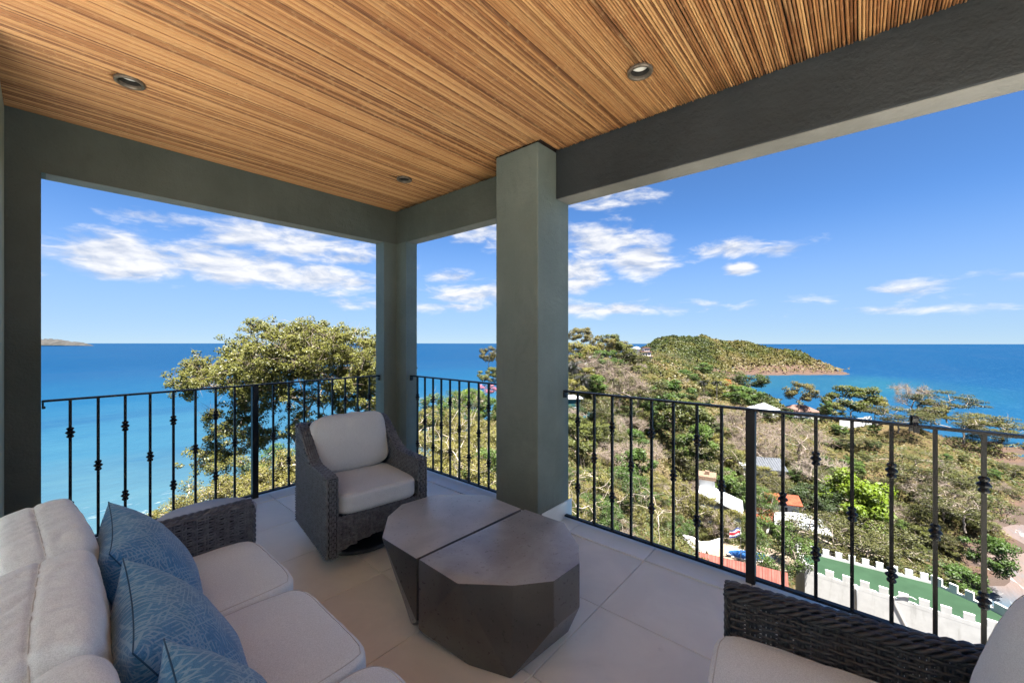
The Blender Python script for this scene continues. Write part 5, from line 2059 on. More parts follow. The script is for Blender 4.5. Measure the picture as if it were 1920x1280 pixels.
plain('bark_pale', (.42, .36, .30), .9, .25, 4, bump=.3, bscale=30)
plain('bark_brown', (.13, .098, .075), .9, .3, 4, bump=.4, bscale=20)

RS = np.random.RandomState(11)


def quads_mesh(name, C, Nn, size, aspect, mats, tint=None, fold=0.0, extra=None, soft=None):
    """one diamond-shaped leaf per centre C with normal Nn; size per leaf. extra = (verts, faces) of twigs with material 1"""
    n = len(C)
    rv = RS.normal(size=(n, 3))
    U = np.cross(Nn, rv); U /= np.linalg.norm(U, axis=1)[:, None] + 1e-9
    V = np.cross(Nn, U)
    s = size[:, None]
    w = s * aspect
    v = np.empty((n, 4, 3))
    v[:, 0] = C - U * s * .5
    v[:, 1] = C + V * w * .5 + Nn * s * fold
    v[:, 2] = C + U * s * .5
    v[:, 3] = C - V * w * .5 + Nn * s * fold
    verts = v.reshape(-1, 3)
    nv = len(verts)
    loops = np.arange(nv, dtype=np.int32)
    starts = np.arange(0, nv, 4, dtype=np.int32)
    tot = np.full(n, 4, dtype=np.int32)
    mi = np.zeros(n, dtype=np.int32)
    if extra is not None and len(extra[1]):
        ev, ef = np.array(extra[0], float), np.array(extra[1], dtype=np.int32)
        verts = np.concatenate([verts, ev])
        loops = np.concatenate([loops, (ef + nv).ravel()])
        k = ef.shape[1]
        starts = np.concatenate([starts, nv + np.arange(0, ef.size, k, dtype=np.int32)])
        tot = np.concatenate([tot, np.full(len(ef), k, dtype=np.int32)])
        mi = np.concatenate([mi, np.ones(len(ef), dtype=np.int32)])
    me = bpy.data.meshes.new(name)
    me.vertices.add(len(verts)); me.vertices.foreach_set('co', verts.ravel())
    me.loops.add(len(loops)); me.loops.foreach_set('vertex_index', loops)
    me.polygons.add(len(starts)); me.polygons.foreach_set('loop_start', starts); me.polygons.foreach_set('loop_total', tot)
    me.polygons.foreach_set('material_index', mi)
    for mt in mats: me.materials.append(MAT[mt])
    sv = np.repeat(Nn if soft is None else soft, 4, axis=0)
    if len(verts) > nv:
        sv = np.concatenate([sv, np.tile(np.array([[0, -.2, .9]]), (len(verts) - nv, 1))])
    at = me.attributes.new('clump', 'FLOAT_VECTOR', 'POINT')
    at.data.foreach_set('vector', np.ascontiguousarray(sv, dtype=np.float32).ravel())
    if tint is not None:
        at = me.attributes.new('tint', 'FLOAT', 'POINT')
        tv = np.repeat(tint, 4)
        if len(verts) > nv: tv = np.concatenate([tv, np.full(len(verts) - nv, .9)])
        at.data.foreach_set('value', tv.astype(np.float32))
    me.update(calc_edges=True)
    return me


def skeleton(base, fork, tips, r_tip, jit, rnd, gnarl=.10):
    """joins every tip to the nearest limb already grown: list of (points, radii)"""
    nodes = [Vector(base)]; par = [-1]
    steps = 6
    for i in range(1, steps + 1):
        p = Vector(base).lerp(Vector(fork), i / steps)
        L = (Vector(fork) - Vector(base)).length
        p += Vector((rnd.uniform(-1, 1), rnd.uniform(-1, 1), 0)) * L * .045 * (1 if i < steps else .3)
        nodes.append(p); par.append(len(nodes) - 2)
    order = sorted(tips, key=lambda t: (Vector(t) - Vector(fork)).length)
    for t in order:
        t = Vector(t)
        A = np.array([q[:] for q in nodes[3:]])
        df = A - np.array(t[:])
        d = np.sqrt((df * df).sum(1)) + .9 * np.maximum(0, df[:, 2]) + .12 * np.sqrt(((A - np.array(fork[:])) ** 2).sum(1))
        bi = int(np.argmin(d)) + 3
        a = nodes[bi]
        L = (t - a).length
        k = max(2, min(6, int(L / jit)))
        prev = bi
        off = Vector((rnd.uniform(-1, 1), rnd.uniform(-1, 1), rnd.uniform(-.5, .9))) * L * gnarl
        for i in range(1, k + 1):
            f = i / k
            p = a.lerp(t, f) + off * math.sin(math.pi * f) + Vector((rnd.uniform(-1, 1), rnd.uniform(-1, 1), rnd.uniform(-1, 1))) * L * gnarl * .35 * (1 - f)
            nodes.append(p); par.append(prev); prev = len(nodes) - 1
    cnt = [0] * len(nodes)
    kids = [0] * len(nodes)
    for i in range(len(nodes) - 1, -1, -1):
        if cnt[i] == 0: cnt[i] = 1
        if par[i] >= 0:
            cnt[par[i]] += cnt[i]; kids[par[i]] += 1
    rad = [r_tip * c ** .46 for c in cnt]
    return nodes, par, rad


def limbs(m, nodes, par, rad, seg=5, minr=0.0):
    ch = {}
    for i, p in enumerate(par):
        if p >= 0: ch.setdefault(p, []).append(i)
    done = set()

    def run(start, first):
        pts, rr = [nodes[start]], [min(rad[start], rad[first] * 1.25)]
        cur = first
        while True:
            pts.append(nodes[cur]); rr.append(rad[cur])
            c = ch.get(cur, [])
            if not c: break
            c = sorted(c, key=lambda q: -rad[q])
            for o in c[1:]: stack.append((cur, o))
            cur = c[0]
        if rr[0] >= minr:
            m.tube(pts, [max(q, minr * .5) for q in rr], seg if rr[0] > 0 else 4, cap=False)
    stack = [(0, 1)]
    while stack:
        a, b = stack.pop()
        run(a, b)


def twig_strips(centres, radii, per, ln, w, rnd, up=.3):
    vs, fs = [], []
    for c, r in zip(centres, radii):
        for _ in range(per):
            d = Vector((rnd.gauss(0, 1), rnd.gauss(0, 1), rnd.gauss(0, 1) + up)).normalized()
            a = Vector(c) + Vector((rnd.uniform(-1, 1), rnd.uniform(-1, 1), rnd.uniform(-1, 1))) * r * .35
            L = ln * rnd.uniform(.5, 1.2)
            mid = a + d * L * .5 + Vector((rnd.uniform(-1, 1), rnd.uniform(-1, 1), rnd.uniform(-1, 1))) * L * .13
            b = a + d * L + Vector((rnd.uniform(-1, 1), rnd.uniform(-1, 1), rnd.uniform(-.3, 1))) * L * .2
            s = d.cross(Vector((rnd.uniform(-1, 1), rnd.uniform(-1, 1), rnd.uniform(-1, 1)))).normalized() * w
            o = len(vs)
            vs += [a - s, a + s, mid + s * .7, mid - s * .7, b + s * .2, b - s * .2]
            fs += [(o, o + 1, o + 2, o + 3), (o + 3, o + 2, o + 4, o + 5)]
    return [tuple(v) for v in vs], fs


def cluster_leaves(centres, rads, per, size, up=.5, flat=1.0, shell=False):
    C, N, S, Q = [], [], [], []
    cc0 = np.array(centres).mean(0)
    for c, r in zip(centres, rads):
        n = int(per * RS.uniform(.7, 1.3))
        d = RS.normal(size=(n, 3)); d /= np.linalg.norm(d, axis=1)[:, None]
        q = RS.uniform(.25, 1, n) ** .6
        if shell: q = RS.uniform(.82, 1.08, n); d[:, 2] = np.abs(d[:, 2]) * 1.0 - .25 * (RS.uniform(size=n) < .3)
        rr = np.array(r)
        p = np.array(c) + d * q[:, None] * rr
        nn = d * .55 + RS.normal(size=(n, 3)) * .55 + np.array([0, 0, up])
        if shell: nn = d + RS.normal(size=(n, 3)) * .30
        nn[:, 2] *= flat
        nn /= np.linalg.norm(nn, axis=1)[:, None]
        out = p - cc0
        out /= np.linalg.norm(out, axis=1)[:, None] + 1e-6
        sf = d * .8 + out * .35 + np.array([0, 0, .25])
        sf /= np.linalg.norm(sf, axis=1)[:, None]
        C.append(p); N.append(nn); S.append(size * RS.uniform(.6, 1.35, n)); Q.append(sf)
    cluster_leaves.soft = np.concatenate(Q)
    return np.concatenate(C), np.concatenate(N), np.concatenate(S)


def make_proto(kind, seed):
    """trunk mesh, crown mesh of a tree one metre tall"""
    rnd = random.Random(seed * 77 + 5)
    P = dict(olive=dict(n=26, c=(0, 0, .62), r=(.50, .50, .36), cl=.15, per=182, sz=0.048, leaf='leaf_olive', fork=.28, bark='bark_grey', lo=.35),
             yellow=dict(n=24, c=(0, 0, .60), r=(.52, .52, .36), cl=.15, per=195, sz=0.049, leaf='leaf_yellow', fork=.22, bark='bark_pale', lo=.2, twig=7),
             green=dict(n=28, c=(0, 0, .58), r=(.50, .50, .40), cl=.16, per=195, sz=0.049, leaf='leaf_green', fork=.22, bark='bark_brown', lo=.15),
             dark=dict(n=28, c=(0, 0, .60), r=(.55, .55, .36), cl=.16, per=189, sz=0.046, leaf='leaf_dark', fork=.25, bark='bark_brown', lo=.3),
             lime=dict(n=34, c=(0, 0, .56), r=(.52, .52, .43), cl=.17, per=283, sz=0.051, leaf='leaf_lime', fork=.18, bark='bark_grey', lo=.1),
             rust=dict(n=26, c=(0, 0, .64), r=(.50, .50, .34), cl=.15, per=175, sz=0.044, leaf='leaf_rust', fork=.32, bark='bark_brown', lo=.4),
             flame=dict(n=16, c=(0, 0, .60), r=(.6, .6, .30), cl=.16, per=94, sz=0.049, leaf='leaf_flame', fork=.3, bark='bark_grey', lo=.3),
             pink=dict(n=16, c=(0, 0, .5), r=(.8, .8, .42), cl=.24, per=94, sz=0.074, leaf='leaf_pink', fork=.2, bark='bark_grey', lo=.1),
             acacia=dict(n=34, c=(0, 0, .62), r=(.72, .72, .30), cl=(.20, .20, .055), per=202, sz=0.033, leaf='leaf_acacia', fork=.30, bark='bark_grey', lo=.3, flat=2.2, twig=3),
             dry=dict(n=40, c=(0, 0, .60), r=(.55, .55, .38), cl=.12, per=7, sz=.035, leaf='leaf_yellow', fork=.20, bark='bark_grey', lo=.1, twig=34, tl=.19),
             scrub=dict(n=30, c=(0, 0, .46), r=(.68, .68, .46), cl=.19, per=202, sz=0.038, leaf='leaf_yellow', fork=.12, bark='bark_pale', lo=.0, twig=6),
             scrubgreen=dict(n=30, c=(0, 0, .46), r=(.66, .66, .46), cl=.19, per=202, sz=0.039, leaf='leaf_olive', fork=.12, bark='bark_grey', lo=.0, twig=4),
             fine=dict(n=46, c=(0, 0, .46), r=(.62, .62, .46), cl=.15, per=270, sz=0.027, leaf='leaf_yellow', fork=.12, bark='bark_pale', lo=.0, twig=8),
             finegreen=dict(n=46, c=(0, 0, .46), r=(.62, .62, .46), cl=.15, per=270, sz=0.029, leaf='leaf_green', fork=.12, bark='bark_grey', lo=.0, twig=4),
             )[kind]
    tips, rads = [], []
    tries = 0
    skew = Vector((rnd.uniform(-.08, .08), rnd.uniform(-.08, .08), 0))
    while len(tips) < P['n'] and tries < 5000:
        tries += 1
        d = Vector((rnd.gauss(0, 1), rnd.gauss(0, 1), rnd.gauss(0, 1))).normalized()
        q = rnd.uniform(.45, 1) ** .5
        lump = 1 + .25 * fbm(d * 1.7 + Vector((seed * 3.3, 0, 0)), 2)
        p = Vector(P['c']) + skew + Vector((d.x * P['r'][0], d.y * P['r'][1], d.z * P['r'][2])) * q * lump
        if p.z < P['lo'] * .9 + .06: continue
        if any((p - Vector(t)).length < (P['cl'] if not hasattr(P['cl'], '__len__') else P['cl'][0]) * .55 for t in tips): continue
        tips.append(tuple(p))
        s = rnd.uniform(.7, 1.25)
        rads.append(tuple(x * s for x in P['cl']) if hasattr(P['cl'], '__len__') else (P['cl'] * s, P['cl'] * s, P['cl'] * s * .72))
    nodes, par, rad = skeleton((0, 0, -.12), (skew.x * .5, skew.y * .5, P['fork']), tips, .0050, .12, rnd, .13)
    t = MB()
    limbs(t, nodes, par, rad, 5)
    trunk = t.mesh('trunk', MAT[P['bark']], True)
    C, N, S = cluster_leaves(tips, rads, P['per'], P['sz'], .5, P.get('flat', 1.0))
    SOFT = cluster_leaves.soft
    ex = None
    if P.get('twig'):
        ex = twig_strips(tips, [r[0] for r in rads], P['twig'], P.get('tl', .14), .0028, rnd)
    crown = quads_mesh('crown', C, N, S, .62, [P['leaf'], 'twig_dry'], None, .0, ex, SOFT)
    return trunk, crown


PROTO = {}


def proto(kind, v):
    key = (kind, v)
    if key not in PROTO:
        PROTO[key] = make_proto(kind, v + 1 + 13 * len(kind))
    return PROTO[key]


def palm_proto(seed):
    rnd = random.Random(seed)
    t = MB()
    lean = rnd.uniform(-.06, .06)
    pts = [(lean * (i / 8) ** 2, 0, -.1 + .84 * i / 8) for i in range(9)]
    t.tube(pts, [.030 - .010 * i / 8 for i in range(9)], 8)
    trunk = t.mesh('trunk', MAT['bark_pale'], True)
    m = MB()
    top = Vector(pts[-1])
    for f in range(18):
        a = f * 2.399 + rnd.uniform(-.2, .2)
        el = rnd.uniform(-.2, 1.15)
        L = rnd.uniform(.34, .44)
        dirh = Vector((math.cos(a), math.sin(a), 0))
        spine = []
        p = top.copy()
        ang = el
        for i in range(13):
            spine.append(p.copy())
            p = p + (dirh * math.cos(ang) + Vector((0, 0, 1)) * math.sin(ang)) * L / 12
            ang -= .135 + .03 * rnd.random()
        m.tube(spine, [.004 * (1 - i / 14) + .0008 for i in range(13)], 4)
        side = dirh.cross(Vector((0, 0, 1)))
        for i in range(1, 13):
            tt = (spine[i] - spine[i - 1]).normalized()
            for q in (0, .5):
                b = spine[i - 1].lerp(spine[i], q)
                ll = .12 * math.sin(math.pi * min(1, (i + q) / 13.5 + .08)) + .02
                for s in (-1, 1):
                    e = b + (side * s * .8 + tt * .55 + Vector((0, 0, -.45))) * ll
                    w = tt * .0085
                    m.add([b - w, b + w, e], [(0, 1, 2)])
    crown = m.mesh('crown', MAT['leaf_green'], False)
    return trunk, crown


TREES = []     # (px, py, size px, kind, object) of every placed plant, used to word the labels


def plant(kind, lat, d, z, h, rz=None, squash=1.0, v=None, wide=1.0):
    rnd = plant.rnd
    nv = 2 if kind in ('dark', 'lime', 'rust', 'green', 'flame', 'pink') else 3
    v = rnd.randrange(nv) if v is None else v
    tr, cr = proto(kind, v) if kind != 'palm' else PROTO.setdefault(('palm', v % 2), palm_proto(v % 2 + 3))
    nm = {'scrub': 'shrub', 'scrubgreen': 'shrub', 'fine': 'shrub', 'finegreen': 'shrub', 'dry': 'bare_tree', 'palm': 'palm_tree', 'acacia': 'acacia_tree',
          'pink': 'flowering_bush', 'flame': 'flowering_tree'}.get(kind, 'broadleaf_tree')
    p = cw(lat, d, z)
    e = empty(nm, p, rnd.uniform(0, 6.28) if rz is None else rz)
    e.scale = (h * wide, h * wide, h * squash)
    put('trunk', tr, e)
    put('crown', cr, e)
    px = 960 + FPX * lat / d
    py = 635 + FPX * (EYE - z - h * .55 * squash) / d
    TREES.append((px, py, h * FPX / d, kind, e, d))
    return e


plant.rnd = random.Random(21)


def feature(kind, cx, cy, hpx, d, wide=1.0, v=None):
    """a tree whose crown centre shows at cx, cy"""
    h = hpx * d / FPX
    lat = (cx - 960) / FPX * d
    zc = EYE - (cy - 635) / FPX * d
    return plant(kind, lat, d, zc - h * .58, h, wide=wide, v=v)


RECTS = [(1480, 1000, 1990, 1300, 54), (1262, 1022, 1492, 1120, 48), (1352, 990, 1440, 1064, 52), (1310, 903, 1384, 985, 61), (1455, 900, 1522, 938, 80),
         (1436, 934, 1500, 962, 77), (1458, 938, 1562, 992, 71), (1415, 850, 1486, 896, 97), (1411, 738, 1460, 768, 171), (1478, 747, 1538, 772, 188),
         (1572, 766, 1642, 786, 162), (1183, 648, 1230, 688, 352), (1232, 674, 1264, 690, 300), (1226, 696, 1250, 708, 262), (1072, 676, 1120, 708, 126),
         (1080, 770, 1122, 798, 62), (1228, 1000, 1352, 1030, 54), (1066, 716, 1082, 738, 78), (1540, 892, 1645, 1000, 84), (1466, 712, 1525, 752, 186), (1196, 680, 1224, 694, 322)]


def blocked(px, py, wpx, hpx, d):
    x0, x1, y0, y1 = px - wpx / 2, px + wpx / 2, py - hpx, py
    for (a, b, c, e, rd) in RECTS:
        if d < rd + 4 and x0 < b - 3 and x1 > a + 3 and y0 < e - 2 and y1 > c + 2:
            return True
    return False


def scatter_trees():
    rnd = random.Random(33)
    F = feature
    # trees that stand out
    F('lime', 1592, 945, 112, 82, 1.0, 0)
    F('dark', 1532, 938, 66, 81, 1.15, 0)
    F('palm', 1640, 930, 74, 90, 1.0, 0)
    F('dry', 1656, 968, 66, 86, 1.2, 0)
    F('rust', 1496, 737, 52, 184, 1.05, 0)
    F('olive', 1596, 752, 70, 186, 1.15, 1)
    F('green', 1547, 764, 30, 176, .7, 0)
    F('yellow', 1640, 760, 44, 184, 1.1, 0)
    F('dry', 1712, 742, 54, 186, 1.0, 1)
    F('acacia', 1684, 778, 48, 160, 1.5, 0)
    F('acacia', 1776, 752, 58, 178, 1.15, 1)
    F('acacia', 1806, 788, 62, 160, 1.55, 2)
    F('yellow', 1745, 768, 46, 180, 1.0, 1)
    F('olive', 1560, 772, 40, 182, 1.1, 2)
    F('acacia', 1880, 806, 46, 172, 1.6, 0)
    F('scrub', 1850, 802, 40, 176, 1.3, 0)
    F('rust', 1087, 632, 46, 132, 1.05, 1)
    F('rust', 1128, 652, 52, 128, 1.0, 0)
    F('olive', 1146, 645, 46, 140, .95, 1)
    F('yellow', 1085, 662, 60, 112, 1.15, 2)
    F('green', 1130, 675, 46, 108, 1.1, 1)
    F('olive', 1172, 664, 46, 150, 1.1, 0)
    F('rust', 1162, 655, 40, 165, 1.0, 1)
    F('acacia', 1196, 672, 34, 190, 1.2, 1)
    F('dry', 1110, 690, 62, 100, 1.1, 2)
    F('dry', 1160, 715, 74, 90, 1.0, 0)
    F('green', 1110, 722, 44, 84, 1.1, 0)
    F('acacia', 1195, 725, 80, 95, .85, 2)
    F('palm', 1093, 722, 66, 82, 1.0, 1)
    F('palm', 1068, 700, 104, 95, .62, 0)
    F('palm', 1076, 706, 96, 92, .62, 1)
    F('dark', 1404, 712, 42, 232, 1.35, 1)
    F('green', 1290, 704, 26, 255, 1.5, 0)
    F('green', 1318, 690, 26, 290, 1.2, 1)
    F('flame', 1370, 718, 20, 238, 1.2, 0)
    F('yellow', 1350, 726, 34, 225, 1.5, 1)
    F('green', 1395, 742, 46, 165, 1.35, 1)
    F('palm', 1344, 722, 34, 205, 1.0, 0)
    F('palm', 1320, 722, 34, 210, 1.0, 1)
    F('green', 1262, 745, 70, 110, 1.2, 0)
    F('olive', 1285, 790, 90, 90, 1.1, 2)
    F('green', 1222, 762, 40, 92, 1.0, 1)
    F('green', 1300, 830, 80, 78, .9, 0)
    F('acacia', 1330, 865, 95, 76, 1.0, 0)
    F('green', 1370, 925, 80, 66, .9, 1)
    F('finegreen', 1415, 930, 62, 68, 1.0, 0)
    F('acacia', 1430, 905, 50, 78, 1.1, 1)
    F('dry', 1430, 830, 66, 104, 1.2, 1)
    F('dry', 1500, 825, 76, 108, 1.2, 2)
    F('dry', 1390, 790, 60, 125, 1.2, 0)
    F('dry', 1545, 880, 64, 92, 1.15, 1)
    F('green', 1195, 880, 80, 34, 1.0, 0)
    F('finegreen', 1160, 905, 74, 28, 1.1, 1)
    F('dry', 1195, 855, 60, 46, 1.6, 1)
    F('dry', 1150, 850, 44, 48, 1.6, 2)
    F('finegreen', 1455, 1015, 110, 47, .85, 2)
    F('fine', 1300, 950, 96, 56, .75, 0)
    F('scrub', 1380, 975, 56, 55, .9, 1)
    F('acacia', 1560, 1005, 80, 64, 1.4, 1)
    F('acacia', 1625, 1010, 90, 66, 1.3, 2)
    F('acacia', 1740, 880, 72, 98, 1.5, 0)
    F('acacia', 1810, 945, 76, 82, 1.3, 1)
    F('green', 1850, 1035, 78, 72, 1.0, 0)
    F('dry', 1770, 930, 60, 90, 1.5, 2)
    F('green', 1790, 1085, 60, 66, 1.3, 1)
    F('pink', 915, 727, 20, 58, 1.2, 0)
    F('rust', 916, 668, 44, 64, .8, 0)
    F('olive', 918, 705, 42, 60, 1.0, 1)
    F('lime', 885, 755, 62, 46, .9, 1)
    F('green', 922, 770, 64, 42, .9, 0)
    F('lime', 905, 800, 20, 34, 1.0, 0)
    # the rest of the slope
    palette = {
        'ridge': ['olive', 'yellow', 'green', 'acacia', 'olive', 'dry', 'rust'],
        'mid': ['yellow', 'olive', 'green', 'green', 'acacia', 'dry', 'scrubgreen', 'dark'],
        'dryzone': ['dry', 'dry', 'acacia', 'scrub', 'dry', 'yellow'],
        'feather': ['acacia', 'scrubgreen', 'acacia', 'olive', 'green', 'dry'],
        'grass': ['scrub', 'acacia', 'dry', 'scrubgreen'],
        'near': ['fine', 'fine', 'finegreen', 'scrub', 'dry', 'fine', 'scrubgreen'],
    }
    placed = [(t[0], t[1], t[2], t[5]) for t in TREES]
    cells = []
    for (x0, x1, y0, y1, step, zone, prob) in (
            (1068, 1230, 655, 740, 24, 'ridge', .9), (1230, 1480, 705, 790, 24, 'mid', .85), (1068, 1300, 740, 850, 33, 'mid', .95),
            (1300, 1480, 790, 870, 30, 'dryzone', .9), (1068, 1290, 850, 1000, 44, 'near', .95), (1290, 1440, 870, 1000, 36, 'mid', .8),
            (1480, 1620, 790, 900, 32, 'mid', .75), (1620, 1840, 800, 900, 36, 'grass', .42), (1480, 1760, 895, 1040, 36, 'feather', .92),
            (1760, 1920, 850, 1100, 40, 'feather', .72), (1840, 1920, 790, 850, 30, 'grass', .5)):
        y = y0
        while y < y1:
            x = x0
            while x < x1:
                if rnd.random() < prob:
                    cells.append((x + rnd.uniform(0, step), y + rnd.uniform(0, step), step, zone))
                x += step
            y += step * .72
    # far first so that near ones may be thinned
    cells.sort(key=lambda c: c[1])
    for (x, y, step, zone) in cells:
        q = hit(x, y)
        if q is None or q[2] < SEA_Z + 1.6: continue
        lat, d, z = q
        if d > 235 or d < 7.5: continue
        h = {'ridge': 4.2, 'mid': 4.0, 'dryzone': 4.6, 'feather': 3.6, 'grass': 2.6, 'near': 2.3}[zone] * rnd.uniform(.7, 1.3)
        if d < 26: h = min(h, 2.0 * rnd.uniform(.8, 1.15))
        if d < 14: h = min(h, 1.5)
        hpx = h * FPX / d
        if blocked(x, y, hpx * 1.1, hpx, d): continue
        kd = rnd.choice(palette[zone])
        if d < 42 and kd in ('scrub', 'yellow'): kd = 'fine'
        if d < 42 and kd in ('green', 'scrubgreen'): kd = 'finegreen'
        if len(TREES) > 400: break
        plant(kd, lat, d, z - .05 * h, h, wide=rnd.uniform(.95, 1.3))
    # shrubs close under the short railing and the left railing
    for (x, y, d, kd, h) in ((795, 850, 11, 'fine', 1.5), (835, 880, 9.5, 'fine', 1.4), (880, 860, 12, 'fine', 1.5), (915, 890, 10, 'finegreen', 1.4), (810, 800, 17, 'fine', 1.9),
                             (860, 815, 18, 'fine', 2.0), (900, 830, 16, 'fine', 1.7), (800, 770, 24, 'finegreen', 2.4), (838, 775, 27, 'finegreen', 2.2), (872, 790, 24, 'fine', 1.6),
                             (930, 850, 15, 'fine', 1.7), (790, 900, 8.5, 'fine', 1.2), (865, 905, 8.5, 'fine', 1.2), (825, 835, 14, 'fine', 1.5), (880, 745, 38, 'finegreen', 2.6)):
        zt = EYE - (y - 635) / FPX * d
        plant(kd, (x - 960) / FPX * d, d, zt - h * .55, h, wide=1.15)
    for (x, y, d, kd, h) in ((315, 985, 8.2, 'fine', 1.0), (370, 968, 8.6, 'fine', 1.15), (430, 950, 9.0, 'fine', 1.25), (490, 925, 9.6, 'fine', 1.4), (545, 905, 10.2, 'fine', 1.5),
                             (590, 890, 11, 'fine', 1.6), (460, 905, 11.5, 'fine', 1.6), (520, 880, 12.5, 'finegreen', 1.6), (650, 870, 12, 'finegreen', 1.8), (280, 1000, 7.6, 'fine', .8)):
        zt = EYE - (y - 635) / FPX * d
        plant(kd, (x - 960) / FPX * d, d, zt - h * .5, h, wide=1.2)


scatter_trees()


# ------------------------------------------------------------------ the large tree left of the corner column
def build_big_tree():
    rnd = random.Random(4)
    d0 = 14.0

    def W(px, py, dd=0.0):
        q = at_d(px, py, d0 + dd)
        return q
    s = d0 / FPX
    base = W(628, 930, .2); base.z -= 3.0
    fork = W(585, 852, 0)
    tips = []
    # crown lobes: px, py, rx, ry (pixels), depth radius (m), count
    lobes = [(540, 652, 112, 50, 2.2, 60), (560, 690, 150, 58, 2.0, 46), (435, 690, 74, 40, 1.5, 30), (640, 668, 90, 52, 2.0, 44), (700, 700, 70, 70, 1.8, 36), (372, 702, 34, 24, .9, 9),
             (560, 725, 125, 40, 1.6, 30), (425, 790, 48, 34, .9, 15), (410, 850, 42, 26, .8, 11), (690, 800, 70, 60, 1.3, 20), (480, 810, 50, 30, .9, 8), (600, 800, 60, 40, 1.2, 10), (352, 728, 22, 12, .5, 4)]
    fwd = Vector((FX, FY, 0))
    for (cx, cy, rx, ry, rd, n) in lobes:
        k = 0
        t = 0
        while k < n and t < 900:
            t += 1
            v = Vector((rnd.gauss(0, 1), rnd.gauss(0, 1), rnd.gauss(0, 1))).normalized() * rnd.uniform(.35, 1) ** .5
            p = W(cx + v.x * rx, cy - v.z * ry, 0) + fwd * (v.y * rd)
            if any((p - q).length < .29 for q in tips): continue
            tips.append(p); k += 1
    nodes, par, rad = skeleton(base, fork, [tuple(t) for t in tips], .0085, .35, rnd, .16)
    e = empty('shade_tree', (base.x, base.y, base.z))
    tag(e, 'large spreading tree with yellow-green leaves and pale branches before the sea', 'tree')
    t = MB()
    limbs(t, nodes, par, rad, 7)
    o = t.obj('trunk', MAT['bark_grey'], None, True)
    o.parent = e; o.matrix_parent_inverse = Matrix.Translation(-Vector((base.x, base.y, base.z)))
    C, N, S = [], [], []
    for p in tips:
        r = rnd.uniform(.24, .44)
        subs = [np.array(p) + RS.normal(size=3) * r * .62 * np.array([1, 1, .6]) for _ in range(8)]
        c, n, sz = cluster_leaves(subs, [(.17, .17, .12)] * 8, 46, .088, .45)
        C.append(c); N.append(n); S.append(sz)
    ex = twig_strips([tuple(p) for p in tips], [.3] * len(tips), 9, .50, .0060, rnd, .2)
    me = quads_mesh('crown', np.concatenate(C), np.concatenate(N), np.concatenate(S), .42, ['big_leaf', 'twig_dry'], None, .12, ex)
    o = put('crown', me)
    o.parent = e; o.matrix_parent_inverse = Matrix.Translation(-Vector((base.x, base.y, base.z)))


build_big_tree()


# ------------------------------------------------------------------ bare pale branches close to the railings
def build_bare_branches():
    rnd = random.Random(9)
    for idx, (cx, yb, d, spread, top, n, lab) in enumerate((
            (850, 935, 7.4, 62, 745, 34, 'pale leafless shrub branches right behind the short railing'),
            (1090, 1005, 7.2, 60, 880, 30, 'pale leafless branches arching behind the first balusters beside the square column'),
            (1235, 985, 20, 60, 905, 26, 'dry brown leafless shrub below the teal screen'))):
        base = at_d(cx, yb + 40, d)
        fork = at_d(cx, yb, d)
        tips = []
        for i in range(n):
            tips.append(tuple(at_d(cx + rnd.uniform(-1, 1) * spread, top + (yb - top) * rnd.uniform(0, .75) ** 1.1, d + rnd.uniform(-.7, .7) * d / 8)))
        nodes, par, rad = skeleton(base, fork, tips, .0021 * d / 7, .12 * d / 7, rnd, .22)
        e = empty('bare_shrub', base)
        tag(e, lab, 'shrub', 'leafless shrubs by the terrace')
        m = MB(); limbs(m, nodes, par, rad, 5)
        o = m.obj('branches', MAT['bark_pale'], None, True)
        o.parent = e; o.matrix_parent_inverse = Matrix.Translation(-base)
        c, nn, s = cluster_leaves(tips, [(.10 * d / 7,) * 3] * len(tips), 5, .055 * d / 7, .4)
        ex = twig_strips(tips, [.08 * d / 7] * len(tips), 5, .24 * d / 7, .0016 * d / 7, rnd, .4)
        o = put('leaves', quads_mesh('leaves', c, nn, s, .5, ['leaf_yellow', 'twig_dry'], None, .1, ex))
        o.parent = e; o.matrix_parent_inverse = Matrix.Translation(-base)


build_bare_branches()


# ------------------------------------------------------------------ what nobody could count: undergrowth and the far woods
_CW = [(np.random.RandomState(77 + i).uniform(-1, 1, 2), np.random.RandomState(177 + i).uniform(0, 6.28)) for i in range(60)]


def soft_noise(x, y, scale, seed):
    """smooth irregular noise about 0, sum of waves"""
    r = np.zeros_like(x)
    for i in range(9):
        v, ph = _CW[(seed * 9 + i) % 60]
        f = (.6 + .9 * ((i * 37 % 10) / 10)) / scale
        r += np.sin((x * v[0] + y * v[1]) * f * 6.28 * 1.2 + ph + 1.3 * np.sin((x * v[1] - y * v[0]) * f * 4.1 + ph * 2))
    return r / 4.2


